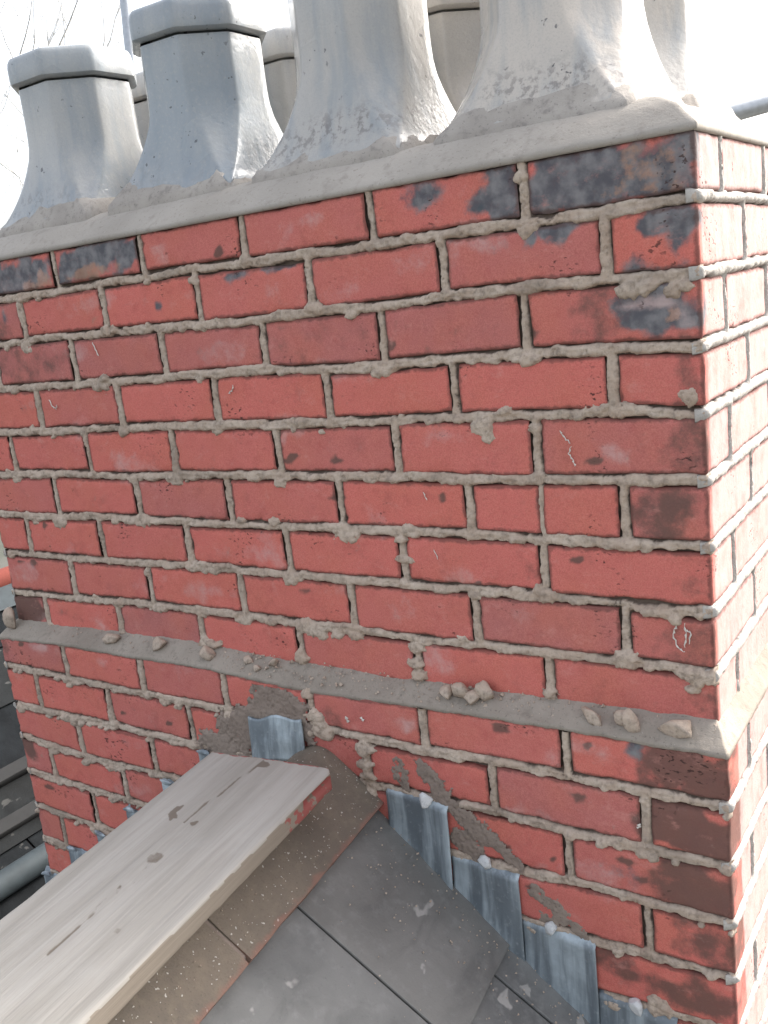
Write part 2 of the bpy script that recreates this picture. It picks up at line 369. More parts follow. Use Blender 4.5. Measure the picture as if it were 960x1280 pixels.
# stains on the front bricks: (x, z, rx, rz, kind, strength) in metres; kinds r soot, g pale bloom, b brown, a burnt orange
ST = [(-.12, -.04, .14, .07, 'r', 1.25), (-.05, -.025, .035, .02, 'a', .6), (-.09, -.055, .05, .012, 'a', .5), (-.03, -.055, .02, .01, 'a', .5),
 (-.02, -.10, .032, .05, 'r', .9), (-.045, -.095, .018, .02, 'r', .4), (-.05, -.19, .055, .045, 'r', .95), (-.06, -.185, .03, .008, 'g', 1.2), (-.02, -.20, .015, .03, 'g', .9), (-.03, -.20, .008, .015, 'a', .8),
 (-.11, -.20, .05, .05, 'b', .5), (-.36, -.02, .03, .018, 'r', .75), (-.32, -.02, .04, .012, 'g', .4), (-.55, -.03, .06, .015, 'g', .6), (-.60, -.045, .03, .02, 'g', .4),
 (-1.28, -.03, .12, .05, 'r', 1.1), (-1.02, -.02, .12, .04, 'r', 1.0), (-1.10, -.045, .03, .025, 'r', .7), (-1.19, -.05, .05, .02, 'a', .9), (-1.03, -.05, .06, .015, 'a', .8), (-.94, -.05, .02, .02, 'g', .2),
 (-.86, -.035, .025, .02, 'g', .9), (-.70, -.085, .04, .01, 'r', .7), (-.62, -.083, .03, .008, 'r', .8), (-.88, -.12, .008, .015, 'r', .8), (-.82, -.09, .03, .012, 'a', .3),
 (-1.38, -.12, .1, .06, 'b', .6), (-1.0, -.13, .05, .01, 'a', .2), (-.24, -.105, .05, .02, 'g', .15),
 (-.02, -.27, .025, .05, 'b', .5), (-.02, -.36, .04, .045, 'b', .55), (-.12, -.36, .035, .018, 'g', .9), (-.05, -.445, .06, .045, 'b', .75), (-.02, -.53, .03, .05, 'b', .45),
 (-.02, -.62, .05, .045, 'b', .5), (-.02, -.69, .05, .04, 'b', .5), (-.25, -.52, .02, .03, 'b', .4), (-.222, -.443, .008, .04, 'b', .6), (-.26, -.61, .03, .02, 'g', .5),
 (-.1, -.69, .02, .02, 'g', .35), (-.45, -.61, .02, .02, 'g', .4), (-.38, -.52, .03, .02, 'g', .2),
 (-1.40, -.62, .05, .02, 'g', .7), (-1.43, -.70, .055, .05, 'b', 1.3), (-1.27, -.70, .04, .02, 'b', .35), (-1.36, -.765, .03, .015, 'g', 1.0), (-1.16, -.765, .03, .012, 'g', .6), (-1.47, -.79, .02, .03, 'b', .5),
 (-.46, -.78, .02, .022, 'g', 1.1), (-.42, -.835, .015, .01, 'g', .3), (-.17, -.765, .04, .02, 'g', .7), (-.10, -.765, .02, .018, 'r', .6),
 (-.03, -.785, .07, .05, 'b', 1.2), (-.02, -.865, .08, .05, 'b', 1.4), (-.03, -.95, .07, .05, 'b', .9), (.0, -1.03, .06, .045, 'b', .75), (-.03, -1.12, .12, .045, 'b', .8), (-.14, -1.11, .05, .02, 'b', .7),
 (-1.47, -1.02, .03, .035, 'b', 1.1), (-.70, -.77, .03, .02, 'b', .8), (-.60, -.79, .03, .03, 'b', .5), (-.13, -.95, .03, .03, 'r', .25), (-.22, -.30, .05, .05, 'b', .12),
 (-.62, -.20, .3, .05, 'b', .28), (-.3, -.20, .08, .05, 'b', .25), (-1.3, -.19, .16, .05, 'b', .45), (-1.3, -.28, .1, .05, 'b', .25), (-.5, -.35, .05, .03, 'g', .1),
 (-.48, -.94, .02, .06, 'b', .7), (-.37, -1.02, .03, .03, 'b', .7), (-.26, -1.10, .03, .03, 'b', .7)]
_sr = random.Random(77)
for _ in range(46):
    x_ = _sr.uniform(-1.45, -.1); j_ = _sr.randint(0, 13)
    ST.append((x_, -.083 * j_ - _sr.choice([.018, .018, .068, .045]), _sr.uniform(.006, .022), _sr.uniform(.004, .010), _sr.choice('bbbb'), _sr.uniform(.9, 1.4)))
for _ in range(44):
    ST.append((_sr.uniform(-1.45, -.1), _sr.uniform(-1.1, -.02), _sr.uniform(.03, .07), _sr.uniform(.015, .03), 'g', _sr.uniform(.4, .8)))
def stains(V, front):
    st = np.zeros((len(V), 4), np.float32)
    if front:
        wx = fbm(V, 24, 61, 3) * 1.6; wz = fbm(V, 30, 62, 3) * 1.6
        for x, z, rx, rz, k, s in ST:
            d = np.sqrt(((V[:, 0] - x + rx * .6 * wx) / rx) ** 2 + ((V[:, 2] - z + rz * .6 * wz) / rz) ** 2)
            w = s * (.75 if k == 'g' else 1) * (1 - sst(.35, 1.35, d)) * (V[:, 1] < .03)
            i = 'rgba'.index(k); st[:, i] = np.maximum(st[:, i], w)
    # soot along the top courses and a right face pale all over, with white runs
    right = (V[:, 0] > -.004) & (V[:, 1] > .01)
    run = fbm(np.column_stack([V[:, 1] * 6, V[:, 2], V[:, 2] * 0]), 14, 5)
    st[:, 1] = np.maximum(st[:, 1], np.where(right, .95 + .35 * run, 0))
    st[:, 0] = np.maximum(st[:, 0], np.where(right & (V[:, 2] > -.07) & (V[:, 1] < .11), .45, 0))
    return st
BRICKS = []
def brick(x0, x1, y0, y1, zb, zt, sides, coarse=False, seed=None, front=True, tint=None, slope=None):
    seed = seed if seed is not None else rnd.randint(0, 9999)
    r = random.Random(seed)
    sx = .009 if 'f' in sides and not coarse else .03
    sy = .012 if ('r' in sides or 'l' in sides) else .05
    sz = .009 if not coarse else .016
    X = lines(x0, x1, sx); Y = lines(y0, y1, sy); Z = lines(zb, zt, sz)
    V, F = rbox(X, Y, Z, r=.0042, sides=sides + 'td', amp=.0012, nsc=38, seed=seed, rn=.65)
    # uneven arrises: shift outline in and out, nibble chips
    cx, cy, cz = (x0 + x1) / 2, (y0 + y1) / 2, (zb + zt) / 2
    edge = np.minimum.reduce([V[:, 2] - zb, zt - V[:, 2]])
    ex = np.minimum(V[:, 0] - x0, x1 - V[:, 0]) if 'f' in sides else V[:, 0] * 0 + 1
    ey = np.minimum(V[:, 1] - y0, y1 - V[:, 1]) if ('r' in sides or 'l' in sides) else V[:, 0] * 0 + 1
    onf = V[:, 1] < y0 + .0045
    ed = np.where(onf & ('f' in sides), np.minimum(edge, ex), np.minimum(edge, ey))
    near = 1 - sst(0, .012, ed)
    V[:, 2] += near * .0014 * vn(V + 9, 45, seed + 1) * np.sign(V[:, 2] - cz)
    if 'f' in sides:
        V[:, 1] += onf * near * np.clip(fbm(V, 60, seed + 2) - .12, 0, 1) * .010
        V[:, 1] += onf * (r.uniform(-.0012, .0012) + (V[:, 0] - cx) * r.uniform(-.012, .012) + (V[:, 2] - cz) * r.uniform(-.02, .02))
    if slope is not None:
        f = (V[:, 2] - zb) / (zt - zb)
        V[:, 2] += (1 - f) * slope[0] * (V[:, 0] - cx) + f * slope[1] * (V[:, 0] - cx)
    tv = np.full(len(V), tint if tint is not None else min(1, max(0, r.gauss(.28, .30))), np.float32)
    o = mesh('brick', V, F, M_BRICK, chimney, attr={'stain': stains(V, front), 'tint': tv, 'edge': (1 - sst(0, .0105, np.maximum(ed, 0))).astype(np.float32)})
    BRICKS.append(o)
    return o

GB, GP = .0078, .0068
SBY = {0: [.107, .322, .547], 1: [.2150, .440]}     # side perps for header-first / stretcher-first courses
TINT = {(3, 1): .75, (3, 2): .8, (3, 3): .7, (3, 4): .8, (3, 5): .8, (3, 0): .5, (4, 5): .5, (6, 0): .7, (2, 6): .8, (9, 6): 1}
for row in range(1, 18):
    pl = row >= 10
    xl, xr, yf, dep = (PXL, PXR, PY, PD) if pl else (XL, 0.0, 0.0, D)
    ps = [xr] + [p / 1000 for p in PERP[row]] + [xl]
    hdr_first = (abs(ps[1] - xr) > .16)        # stretcher on the front, so a header on the side
    z_up = (lambda x: interp(LLEDGE, x) - .001) if row == 10 else (lambda x: bed(row - 1, x) - (GB if row > 1 else .002))
    z_dn = lambda x: bed(row, x) + GB
    n = len(ps) - 1
    for i in range(n):
        x1 = ps[i] - (GP if i else 0); x0 = ps[i + 1] + (GP if i < n - 1 else 0)
        if row == 6 and i == 1: x0 = ps[2] + .0015
        if row == 6 and i == 2: x1 = ps[2] - .0015
        cx = (x0 + x1) / 2
        zt, zb = float(z_up(cx)), float(z_dn(cx))
        last = i == n - 1; first = i == 0
        if pl and zt < roofz(cx) - .10 and not (first or last): continue
        s_t = float(z_up(x1) - z_up(x0)) / (x1 - x0); s_b = float(z_dn(x1) - z_dn(x0)) / (x1 - x0)
        sides = 'f' + ('r' if first else '') + ('l' if last else '')
        dp = .1025
        if first or last: dp = .1025 if (x1 - x0) > .15 else .209
        brick(x0, x1, yf, yf + dp, zb, zt, sides, tint=TINT.get((row, i)), slope=(s_b, s_t))
    # side courses behind the corner bricks
    for side, xf in (('r', xr), ('l', xl)):
        st_first = abs((ps[1] - ps[0]) if side == 'r' else (ps[-1] - ps[-2])) <= .16
        y = yf + (.209 if st_first else .1025)
        xe = xf
        zt, zb = float(z_up(xe)), float(z_dn(xe))
        if side == 'l' and pl and zt < roofz(xe) - .25: continue
        if side == 'r' and pl and zt < roofz(xe) - .12: continue
        while y < yf + dep - .03:
            y0 = y + .011; y1 = min(y0 + .214, yf + dep)
            if yf + dep - y1 < .05: y1 = yf + dep
            if side == 'r': brick(xf - .1, xf, y0, y1, zb, zt, 'r', coarse=True, front=False)
            else: brick(xf, xf + .1, y0, y1, zb, zt, 'l', coarse=True, front=False)
            y = y1

# solid heart of the stack (with its rear face), set back behind the facing bricks
def box_obj(name, a, b, mat, parent, r=.003, seg=.2, amp=0, **kw):
    X = lines(a[0], b[0], seg); Y = lines(a[1], b[1], seg); Z = lines(a[2], b[2], seg)
    V, F = rbox(X, Y, Z, r=r, amp=amp, rn=0)
    return mesh(name, V, F, mat, parent, **kw)
core = box_obj('core', (XL + .02, .022, -.75), (-.02, D, -.004), M_CORE, chimney)
core2 = box_obj('core', (PXL + .02, PY + .022, -1.9), (PXR - .02, PY + PD, -.757), M_CORE, chimney)

# ------------------------------------------------------------ mortar as relief surfaces
def relief(u0, u1, v0, v1, step, beds, perps, extra, seed, kmap, base=-.0085, prow=(.0010, .0038), wid=(.0082, .0034), keep=.022, smear=(), close=0, endr=False, drip=.005):
    """beds: list of functions z(u); perps: (u, vlow, vhigh, halfwidth); extra: blobs (u, v, r, h)"""
    nu = int((u1 - u0) / step) + 1; nv = int((v1 - v0) / step) + 1
    U, Vv = np.meshgrid(np.linspace(u0, u1, nu), np.linspace(v0, v1, nv), indexing='ij')
    u = U.ravel(); v = Vv.ravel()
    P = np.column_stack([u, v, np.full_like(u, seed * .37)])
    n_lo = fbm(P, 28, seed, 3); n_mid = fbm(P, 75, seed + 5, 3); n_hi = fbm(P, 230, seed + 9, 2); n_mid2 = fbm(P + 7, 60, seed + 15, 3); n_big = fbm(P, 7, seed + 2, 2)
    PA = np.column_stack([u * .30, v, np.full_like(u, seed * .41 + 2)])
    a_lo = fbm(PA, 34, seed + 51, 3); a_mid = fbm(PA, 110, seed + 52, 3)
    PB = np.column_stack([u, v * .3, np.full_like(u, seed * .43 + 5)])
    b_lo = fbm(PB, 34, seed + 61, 3); b_mid = fbm(PB, 110, seed + 62, 3)
    P1 = np.column_stack([u, u * 0, np.full_like(u, seed * .7)])
    wu = u + .0030 * fbm(P, 75, seed + 21, 3); wv = v + .0030 * fbm(P, 75, seed + 31, 3)
    h = np.full_like(u, base - .02); dist = np.full_like(u, 1.0); dirt_shade = np.zeros_like(u)
    def put(d, hw, pr, sharp=5.0):
        nonlocal h, dist
        t = d / np.maximum(hw, .002)
        hh = base + (pr - base) * (1 - np.clip(t, 0, 1.35) ** sharp)
        h = np.maximum(h, hh); dist = np.minimum(dist, d)
        return t
    for f in beds:
        fu = f(u); P1[:, 1] = np.round(fu.mean() * 100); dv = wv - fu - .0020 * a_lo
        tooth = np.clip(vn(P1, 62, seed + 71) * 1.3 - .15, 0, 1) * np.clip(vn(P1, 13, seed + 72) + .45, 0, 1)
        d = np.abs(dv)
        hw = wid[0] + wid[1] * (a_mid * 1.2 + a_lo + .35 * n_mid) + np.where(dv < 0, drip * tooth, 0)
        t = put(d, hw, prow[0] + prow[1] * (.8 * a_lo + .9 * a_mid + .25 * n_mid) + .003 * tooth * (dv < -.002) * (drip > .001))
    for (pu, a, b, hw0) in perps:
        inside = np.clip(np.maximum(a - wv, wv - b), 0, 1)
        d = np.sqrt((wu - pu) ** 2 * 1.0 + inside ** 2)
        tt = np.clip((wv - a) / (b - a + 1e-6), 0, 1)
        hw = hw0 * (1.12 - .28 * tt) + .0016 * b_mid + .0020 * b_lo
        put(d, hw, prow[0] * .6 + prow[1] * (.9 * b_lo + .8 * b_mid) - .0002)
    for (eu, ev, er, eh) in extra:
        m = (np.abs(u - eu) < er * 2.8) & (np.abs(v - ev) < er * 2.2)
        if not m.any(): continue
        asp = 1 + .9 * abs(math.sin(eu * 911 + ev * 577)); er_ = er * .85
        d = np.hypot((wu[m] - eu) / asp, (wv[m] - ev)) / (er_ * np.clip(1 + .75 * n_mid[m] + .5 * n_lo[m], .35, 2))
        hh = np.where(d < 1.15, -.004 + (eh * .75 + .004 + .002 * n_mid[m]) * np.clip(1 - (d / 1.15) ** 4, 0, 1) ** .7, -1)
        h[m] = np.maximum(h[m], hh); dist[m] = np.where(d < 1.6, 0, dist[m])
    for (a, b, c, d_, rr, hh0) in smear:      # smeared mortar: capsule from (a,b) to (c,d_)
        ab = np.array([c - a, d_ - b]); L2 = (ab ** 2).sum() + 1e-9
        t = np.clip(((u - a) * ab[0] + (v - b) * ab[1]) / L2, 0, 1)
        d = np.hypot(u - a - t * ab[0], v - b - t * ab[1])
        R = rr * (1 + .75 * n_lo + .6 * n_mid + .25 * n_hi)
        hh = np.where(d < R * 1.3, -.003 + (hh0 + .003 + .0012 * n_mid) * np.sqrt(np.clip(1 - (d / R / 1.3) ** 6, 0, 1)), -1)
        h = np.maximum(h, hh); dist = np.where(d < R * 1.3, 0, dist)
    h = h + .0012 * n_hi + .0008 * n_mid2 - .0025 * np.clip(1 - np.abs(n_mid2) / .05, 0, 1) * (n_lo > .05)
    h = np.maximum(h, base - .001)
    dirt_shade = 1 - sst(base + .001, .0005, h)  # deeper mortar painted darker: recess shade plus grime
    F = grid_faces(nu, nv)
    dk = dist.reshape(-1) < keep
    ok = dk[F].all(1)
    if endr: h = np.where((h > base) & (u < u0 + .007), base + (h - base) * np.sqrt(np.clip(1 - (1 - (u - u0) / .007) ** 2, .03, 1)), h)
    if close: h = np.where(((u < u0 + step * .5) & (close & 1 > 0)) | ((u > u0 + (nu - 1.5) * (u1 - u0) / (nu - 1)) & (close & 2 > 0)), -.012, h)
    F = F[ok]
    if close:
        ue = u[F].mean(1); F = F[~((((ue < u0 + .006) & (close & 1 > 0)) | ((ue > u1 - .006) & (close & 2 > 0))) & (h[F].max(1) < -.0015))]
    used = np.zeros(len(u), bool); used[F] = True
    idx = np.cumsum(used) - 1
    F = idx[F]; V = kmap(u[used], v[used], h[used])
    return V, F, dirt_shade[used].astype(np.float32)

er = random.Random(31)
# upper front
pp = []; blobs = []
for row in range(1, 10):
    for x in PERP[row]:
        x = x / 1000
        a, b = float(bed(row, x)), float(bed(row - 1, x)) - (.004 if row == 1 else 0)
        if row == 9: a = float(interp(ULEDGE, x)) - .004
        hw = .0022 if (row == 6 and x == -.222) else .0056
        pp.append((x, a, b, hw + .0019))
        if hw > .004:
            if er.random() < .75: blobs.append((x + er.uniform(-.004, .004), a + er.uniform(-.012, .006), er.uniform(.006, .013), er.uniform(.003, .008)))
            if er.random() < .25: blobs.append((x + er.uniform(-.004, .004), b - er.uniform(.004, .02), er.uniform(.006, .009), er.uniform(.002, .005)))
for j in range(1, 9):
    for _ in range(9):
        x = er.uniform(XL, -.01)
        r = er.uniform(.003, .0075)
        blobs.append((x, float(bed(j, x)) - er.uniform(.000, .011) * (1 if er.random() < .8 else -1), r, er.uniform(.002, .0075)))
for (x, z, r, h) in [(-.30, -.405 + .07, .012, .006), (-.30, -.33, .011, .007), (-.295, -.345, .008, .006), (-.06, -.165, .010, .008), (-.035, -.172, .010, .008), (-.018, -.168, .009, .009), (-.088, -.168, .010, .007),
    (-.05, -.585, .009, .008), (-.062, -.578, .011, .007), (-.035, -.66, .010, .010), (-.022, -.668, .008, .009), (-.03, -.68, .006, .008), (-.008, -.66, .009, .009),
    (-.08, -.58, .010, .007), (-.115, -.648, .011, .007), (-.12, -.655, .009, .007), (-1.06, -.242, .017, .010), (-1.05, -.232, .011, .011), (-.455, -.50, .010, .008), (-.452, -.53, .009, .007), (-.44, -.485, .012, .006),
    (-.7, -.484, .011, .005), (-.66, -.66, .014, .006), (-.60, -.665, .015, .006), (-.63, -.672, .011, .006), (-.89, -.715, .014, .012), (-.905, -.71, .011, .010), (-.682, -.714, .013, .011), (-.452, -.715, .010, .010), (-.455, -.70, .008, .009), (-.232, -.712, .011, .009),
    (-.58, -.335, .006, .003), (-.02, -.30, .010, .003), (-.13, -.31, .010, .005), (-.16, -.318, .009, .005), (-.10, -.313, .011, .005)]:
    blobs.append((x, z, r, h))
KF = lambda y: (lambda u, v, h: np.column_stack([u, y - h, v]))
V, F, dt = relief(XL - .001, .0012, -.735, -.001, .002, [(lambda j: (lambda u: bed(j, u)))(j) for j in range(1, 9)], pp, blobs, 3, KF(0.0), close=3)
mo = mesh('mortar', V, F, M_MORTAR, chimney, attr={'dirt_shade': dt}); mo['kind'] = 'stuff'
mo['label'] = 'rough proud grey mortar joints across the tall front face'
# plinth front
pp = []; blobs = []
for row in range(10, 18):
    for x in PERP[row]:
        x = x / 1000
        if bed(row - 1, x) < roofz(x) - .05: continue
        a, b = float(bed(row, x)), float(bed(row - 1, x)) if row > 10 else float(interp(LLEDGE, x)) + .001
        pp.append((x, a, b, .0074))
        if er.random() < .6: blobs.append((x + er.uniform(-.004, .004), a + er.uniform(-.014, .002), er.uniform(.007, .013), er.uniform(.004, .009)))
        if row == 10 and er.random() < .8: blobs.append((x, b + .001, .0075, .006))
for j in range(10, 17):
    for _ in range(30 if j < 13 else 22):
        x = er.uniform(PXL, PXR)
        if x > -.62 and er.random() < .6: continue
        blobs.append((x, float(bed(j, x)) - er.uniform(.003, .014), er.uniform(.0035, .0085), er.uniform(.003, .009)))
blobs += [(-.547, -.845, .013, .009), (-.55, -.87, .014, .009), (-.548, -.89, .009, .008), (-.09, -1.16, .012, .009), (-.088, -1.148, .010, .008), (-.078, -1.152, .008, .009), (-.01, -1.078, .009, .009), (.005, -1.155, .008, .006)]
blobs += [(-.640, -.80, .012, .012), (-.632, -.815, .014, .012), (-.625, -.828, .012, .010), (-.652, -.765, .008, .008)]
sm = [(-.44, -.855, -.395, -.905, .013, .002), (-.37, -.925, -.285, -.985, .013, .002), (-.262, -1.02, -.20, -1.068, .012, .002), (-.485, -.86, -.47, -.895, .012, .001),
      (-.385, -.965, -.35, -.99, .012, .0015), (-.26, -1.06, -.24, -1.07, .010, .001)]
def clampj(j): return lambda u: bed(j, u)
V, F, dt = relief(PXL - .001, PXR + .0012, -1.42, -.752, .002, [clampj(j) for j in range(10, 17)], pp, blobs, 11, KF(PY), smear=[], drip=.0095, close=3)
keepf = (V[F].mean(1)[:, 2] > (RIDGE_Z - .16 - .787 * np.abs(V[F].mean(1)[:, 0] - RIDGE_X)))
mo = mesh('mortar', V, F[keepf], M_MORTAR, chimney, attr={'dirt_shade': dt}); mo['kind'] = 'stuff'
mo['label'] = 'lumpy mortar joints hanging over the bricks of the stepped base'
V, F, dt = relief(-.95, -.18, -1.09, -.76, .002, [], [], [], 12, KF(PY), base=-.006,
    smear=sm + [(-.705, -.785, -.670, -.83, .026, .0045), (-.735, -.80, -.80, -.85, .036, .005), (-.80, -.86, -.87, -.90, .034, .004), (-.70, -.82, -.72, -.86, .04, .004)])
mo = mesh('smeared_mortar', V, F, M_SMEAR, chimney, attr={'dirt_shade': dt}); mo['kind'] = 'stuff'
# right and left faces
for side in ('r', 'l'):
    for up in (True, False):
        xf = {('r', True): 0.0, ('l', True): XL, ('r', False): PXR, ('l', False): PXL}[(side, up)]
        sg = 1 if side == 'r' else -1
        rows = range(1, 10) if up else range(10, 17)
        y0, dep = (0.0, D) if up else (PY, PD)
        pp = []
        for row in rows:
            ps = [PXR if not up else 0.0] + [p / 1000 for p in PERP[row]] + [PXL if not up else XL]
            stf = abs((ps[1] - ps[0]) if side == 'r' else (ps[-1] - ps[-2])) <= .16
            y = y0 + (.209 if stf else .1025)
            while y < y0 + dep - .03:
                zz = float(bed(row, xf)); zu = float(bed(row - 1, xf))
                pp.append((y + .0055, zz, zu, .0045))
                y = min(y + .011 + .214, y0 + dep)
                if y0 + dep - y < .05: break
        km = (lambda xf, sg: (lambda u, v, h: np.column_stack([xf + sg * h, u, v])))(xf, sg)
        js = range(1, 9) if up else range(10, 16)
        V, F, dt = relief(y0 - .0022, y0 + dep, -.735 if up else -1.34, -.001 if up else -.752, .0035,
                          [(lambda j: (lambda u: np.full_like(u, float(bed(j, xf)))))(j) for j in js], pp, [], 40 + 3 * up + (side == 'l'), km, prow=(.0045, .0012), wid=(.0080, .0014), close=1, endr=True, drip=0)
        if side == 'l': F = F[:, ::-1]
        mo = mesh('mortar', V, F, M_MORTAR_S, chimney, attr={'dirt_shade': dt}); mo['kind'] = 'stuff'
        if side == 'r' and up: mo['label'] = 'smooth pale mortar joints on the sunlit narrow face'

# ------------------------------------------------------------ cement weathering on the step (ledge)
def ledge():
    pts = []
    for y in np.linspace(D, .01, 50): pts.append(((XL, y), (PXL, y + 0), 0))
    for x in np.linspace(0, 1, 700):
        xi = XL + (0 - XL) * x; xo = PXL + (PXR - PXL) * x; pts.append(((xi, 0), (xo, PY), 1))
    for y in np.linspace(.006, D, 110): pts.append(((0, y), (PXR, y if y > .05 else PY + (y) * (.05 - PY) / .05), 0))
    prof = [0, .04, .12, .25, .4, .55, .7, .82, .9, .96, 1.0, 1.0, 1.0]
    V = []
    for (i, o, fr) in pts:
        zu = float(interp(ULEDGE, i[0])) if fr else -.722; zl = float(interp(LLEDGE, o[0])) + .003 if fr else -.747
        for k, s in enumerate(prof):
            s2 = -.10 + 1.10 * s if k == 0 else s
            x = i[0] + (o[0] - i[0]) * s2; y = i[1] + (o[1] - i[1]) * s2
            z = zu + (zl - zu) * s ** 1.15
            if k == 0: z += .003
            if k == 11: z -= .006; x = i[0] + (o[0] - i[0]) * 1.015; y = i[1] + (o[1] - i[1]) * 1.015
            if k == 12: z -= .009; x = i[0] + (o[0] - i[0]) * .85; y = i[1] + (o[1] - i[1]) * .85
            V.append((x, y, z))
    V = np.array(V)
    w = 1 - sst(.0, .004, np.abs(V[:, 0] * 0))
    V[:, 2] += .0030 * fbm(V, 30, 77, 4) + .0016 * fbm(V, 130, 78, 3)
    V[:, 1] += .0022 * fbm(V, 50, 79, 4)
    return V, grid_faces(len(pts), len(prof))
V, F = ledge()
o = mesh('cement_weathering', V, F[:, ::-1], M_LEDGE, chimney); o['label'] = 'sloping grey cement fillet on the step of the base'

# ------------------------------------------------------------ flaunching at the top
def cap():
    x0, x1, y0, y1 = XL - .001, .0025, -.003, D + .003
    rings = [(0.003, -.001), (-.001, .0), (-.0015, .0055), (.0005, .0085), (.007, .0145), (.016, .0225), (.028, .034), (.042, .042), (.055, .049), (.075, .055), (.12, .062), (.2, .066), (.3, .07)]
    nx, ny = 220, 100
    per = [(a, 0) for a in np.linspace(0, 1, nx, endpoint=False)] + [(1, a) for a in np.linspace(0, 1, ny, endpoint=False)] + \
          [(a, 1) for a in np.linspace(1, 0, nx, endpoint=False)] + [(0, a) for a in np.linspace(1, 0, ny, endpoint=False)]
    V = []
    for ins, z in rings:
        for a, b in per: V.append((x0 + ins + (x1 - x0 - 2 * ins) * a, y0 + ins + (y1 - y0 - 2 * ins) * b, z))
    V = np.array(V); n = len(per)
    F = []
    for r in range(len(rings) - 1):
        for i in range(n): F.append((r * n + i, r * n + (i + 1) % n, (r + 1) * n + (i + 1) % n, (r + 1) * n + i))
    F.append(tuple((len(rings) - 1) * n + i for i in range(n)))
    V[:, 2] += (.0022 * fbm(V, 12, 91, 3) + .0010 * fbm(V, 90, 92, 3)) * sst(-.002, .01, V[:, 2])
    V[:, 1] += np.where(V[:, 2] < .03, .0016 * fbm(V, 30, 93, 3), 0)
    return V, F
V, F = cap()
o = mesh('flaunching', V, F, M_CAP, chimney); o['label'] = 'sloped cement flaunching along the top edge'

# ------------------------------------------------------------ chimney pots
def pot_section(a, c, z, n=5):
    """square of half width a with corners cut by c -> points around, n per side"""
    cs = [(a, -a + c), (a, a - c), (a - c, a), (-a + c, a), (-a, a - c), (-a, -a + c), (-a + c, -a), (a - c, -a)]
    P = []
    for i in range(8):
        p, q = cs[i], cs[(i + 1) % 8]
        tt = [0, .05, .25, .5, .75, .95] if n == 5 else [q / n for q in range(n)]
        for k, t in enumerate(tt):
            P.append((p[0] + (q[0] - p[0]) * t, p[1] + (q[1] - p[1]) * t, z))
    if n == 5:
        P = [((p[0] * .989, p[1] * .989, z) if i % 6 == 0 else p) for i, p in enumerate(P)]
    return P
def loft(secs, flip=False, cap_top=False, cap_bot=False):
    n = len(secs[0]); V = [p for s in secs for p in s]; F = []
    for r in range(len(secs) - 1):
        for i in range(n):
            f = (r * n + i, r * n + (i + 1) % n, (r + 1) * n + (i + 1) % n, (r + 1) * n + i); F.append(f[::-1] if flip else f)
    if cap_top: F.append(tuple((len(secs) - 1) * n + i for i in range(n)))
    if cap_bot: F.append(tuple(range(n))[::-1])
    return np.array(V, float), F
OCT = .586
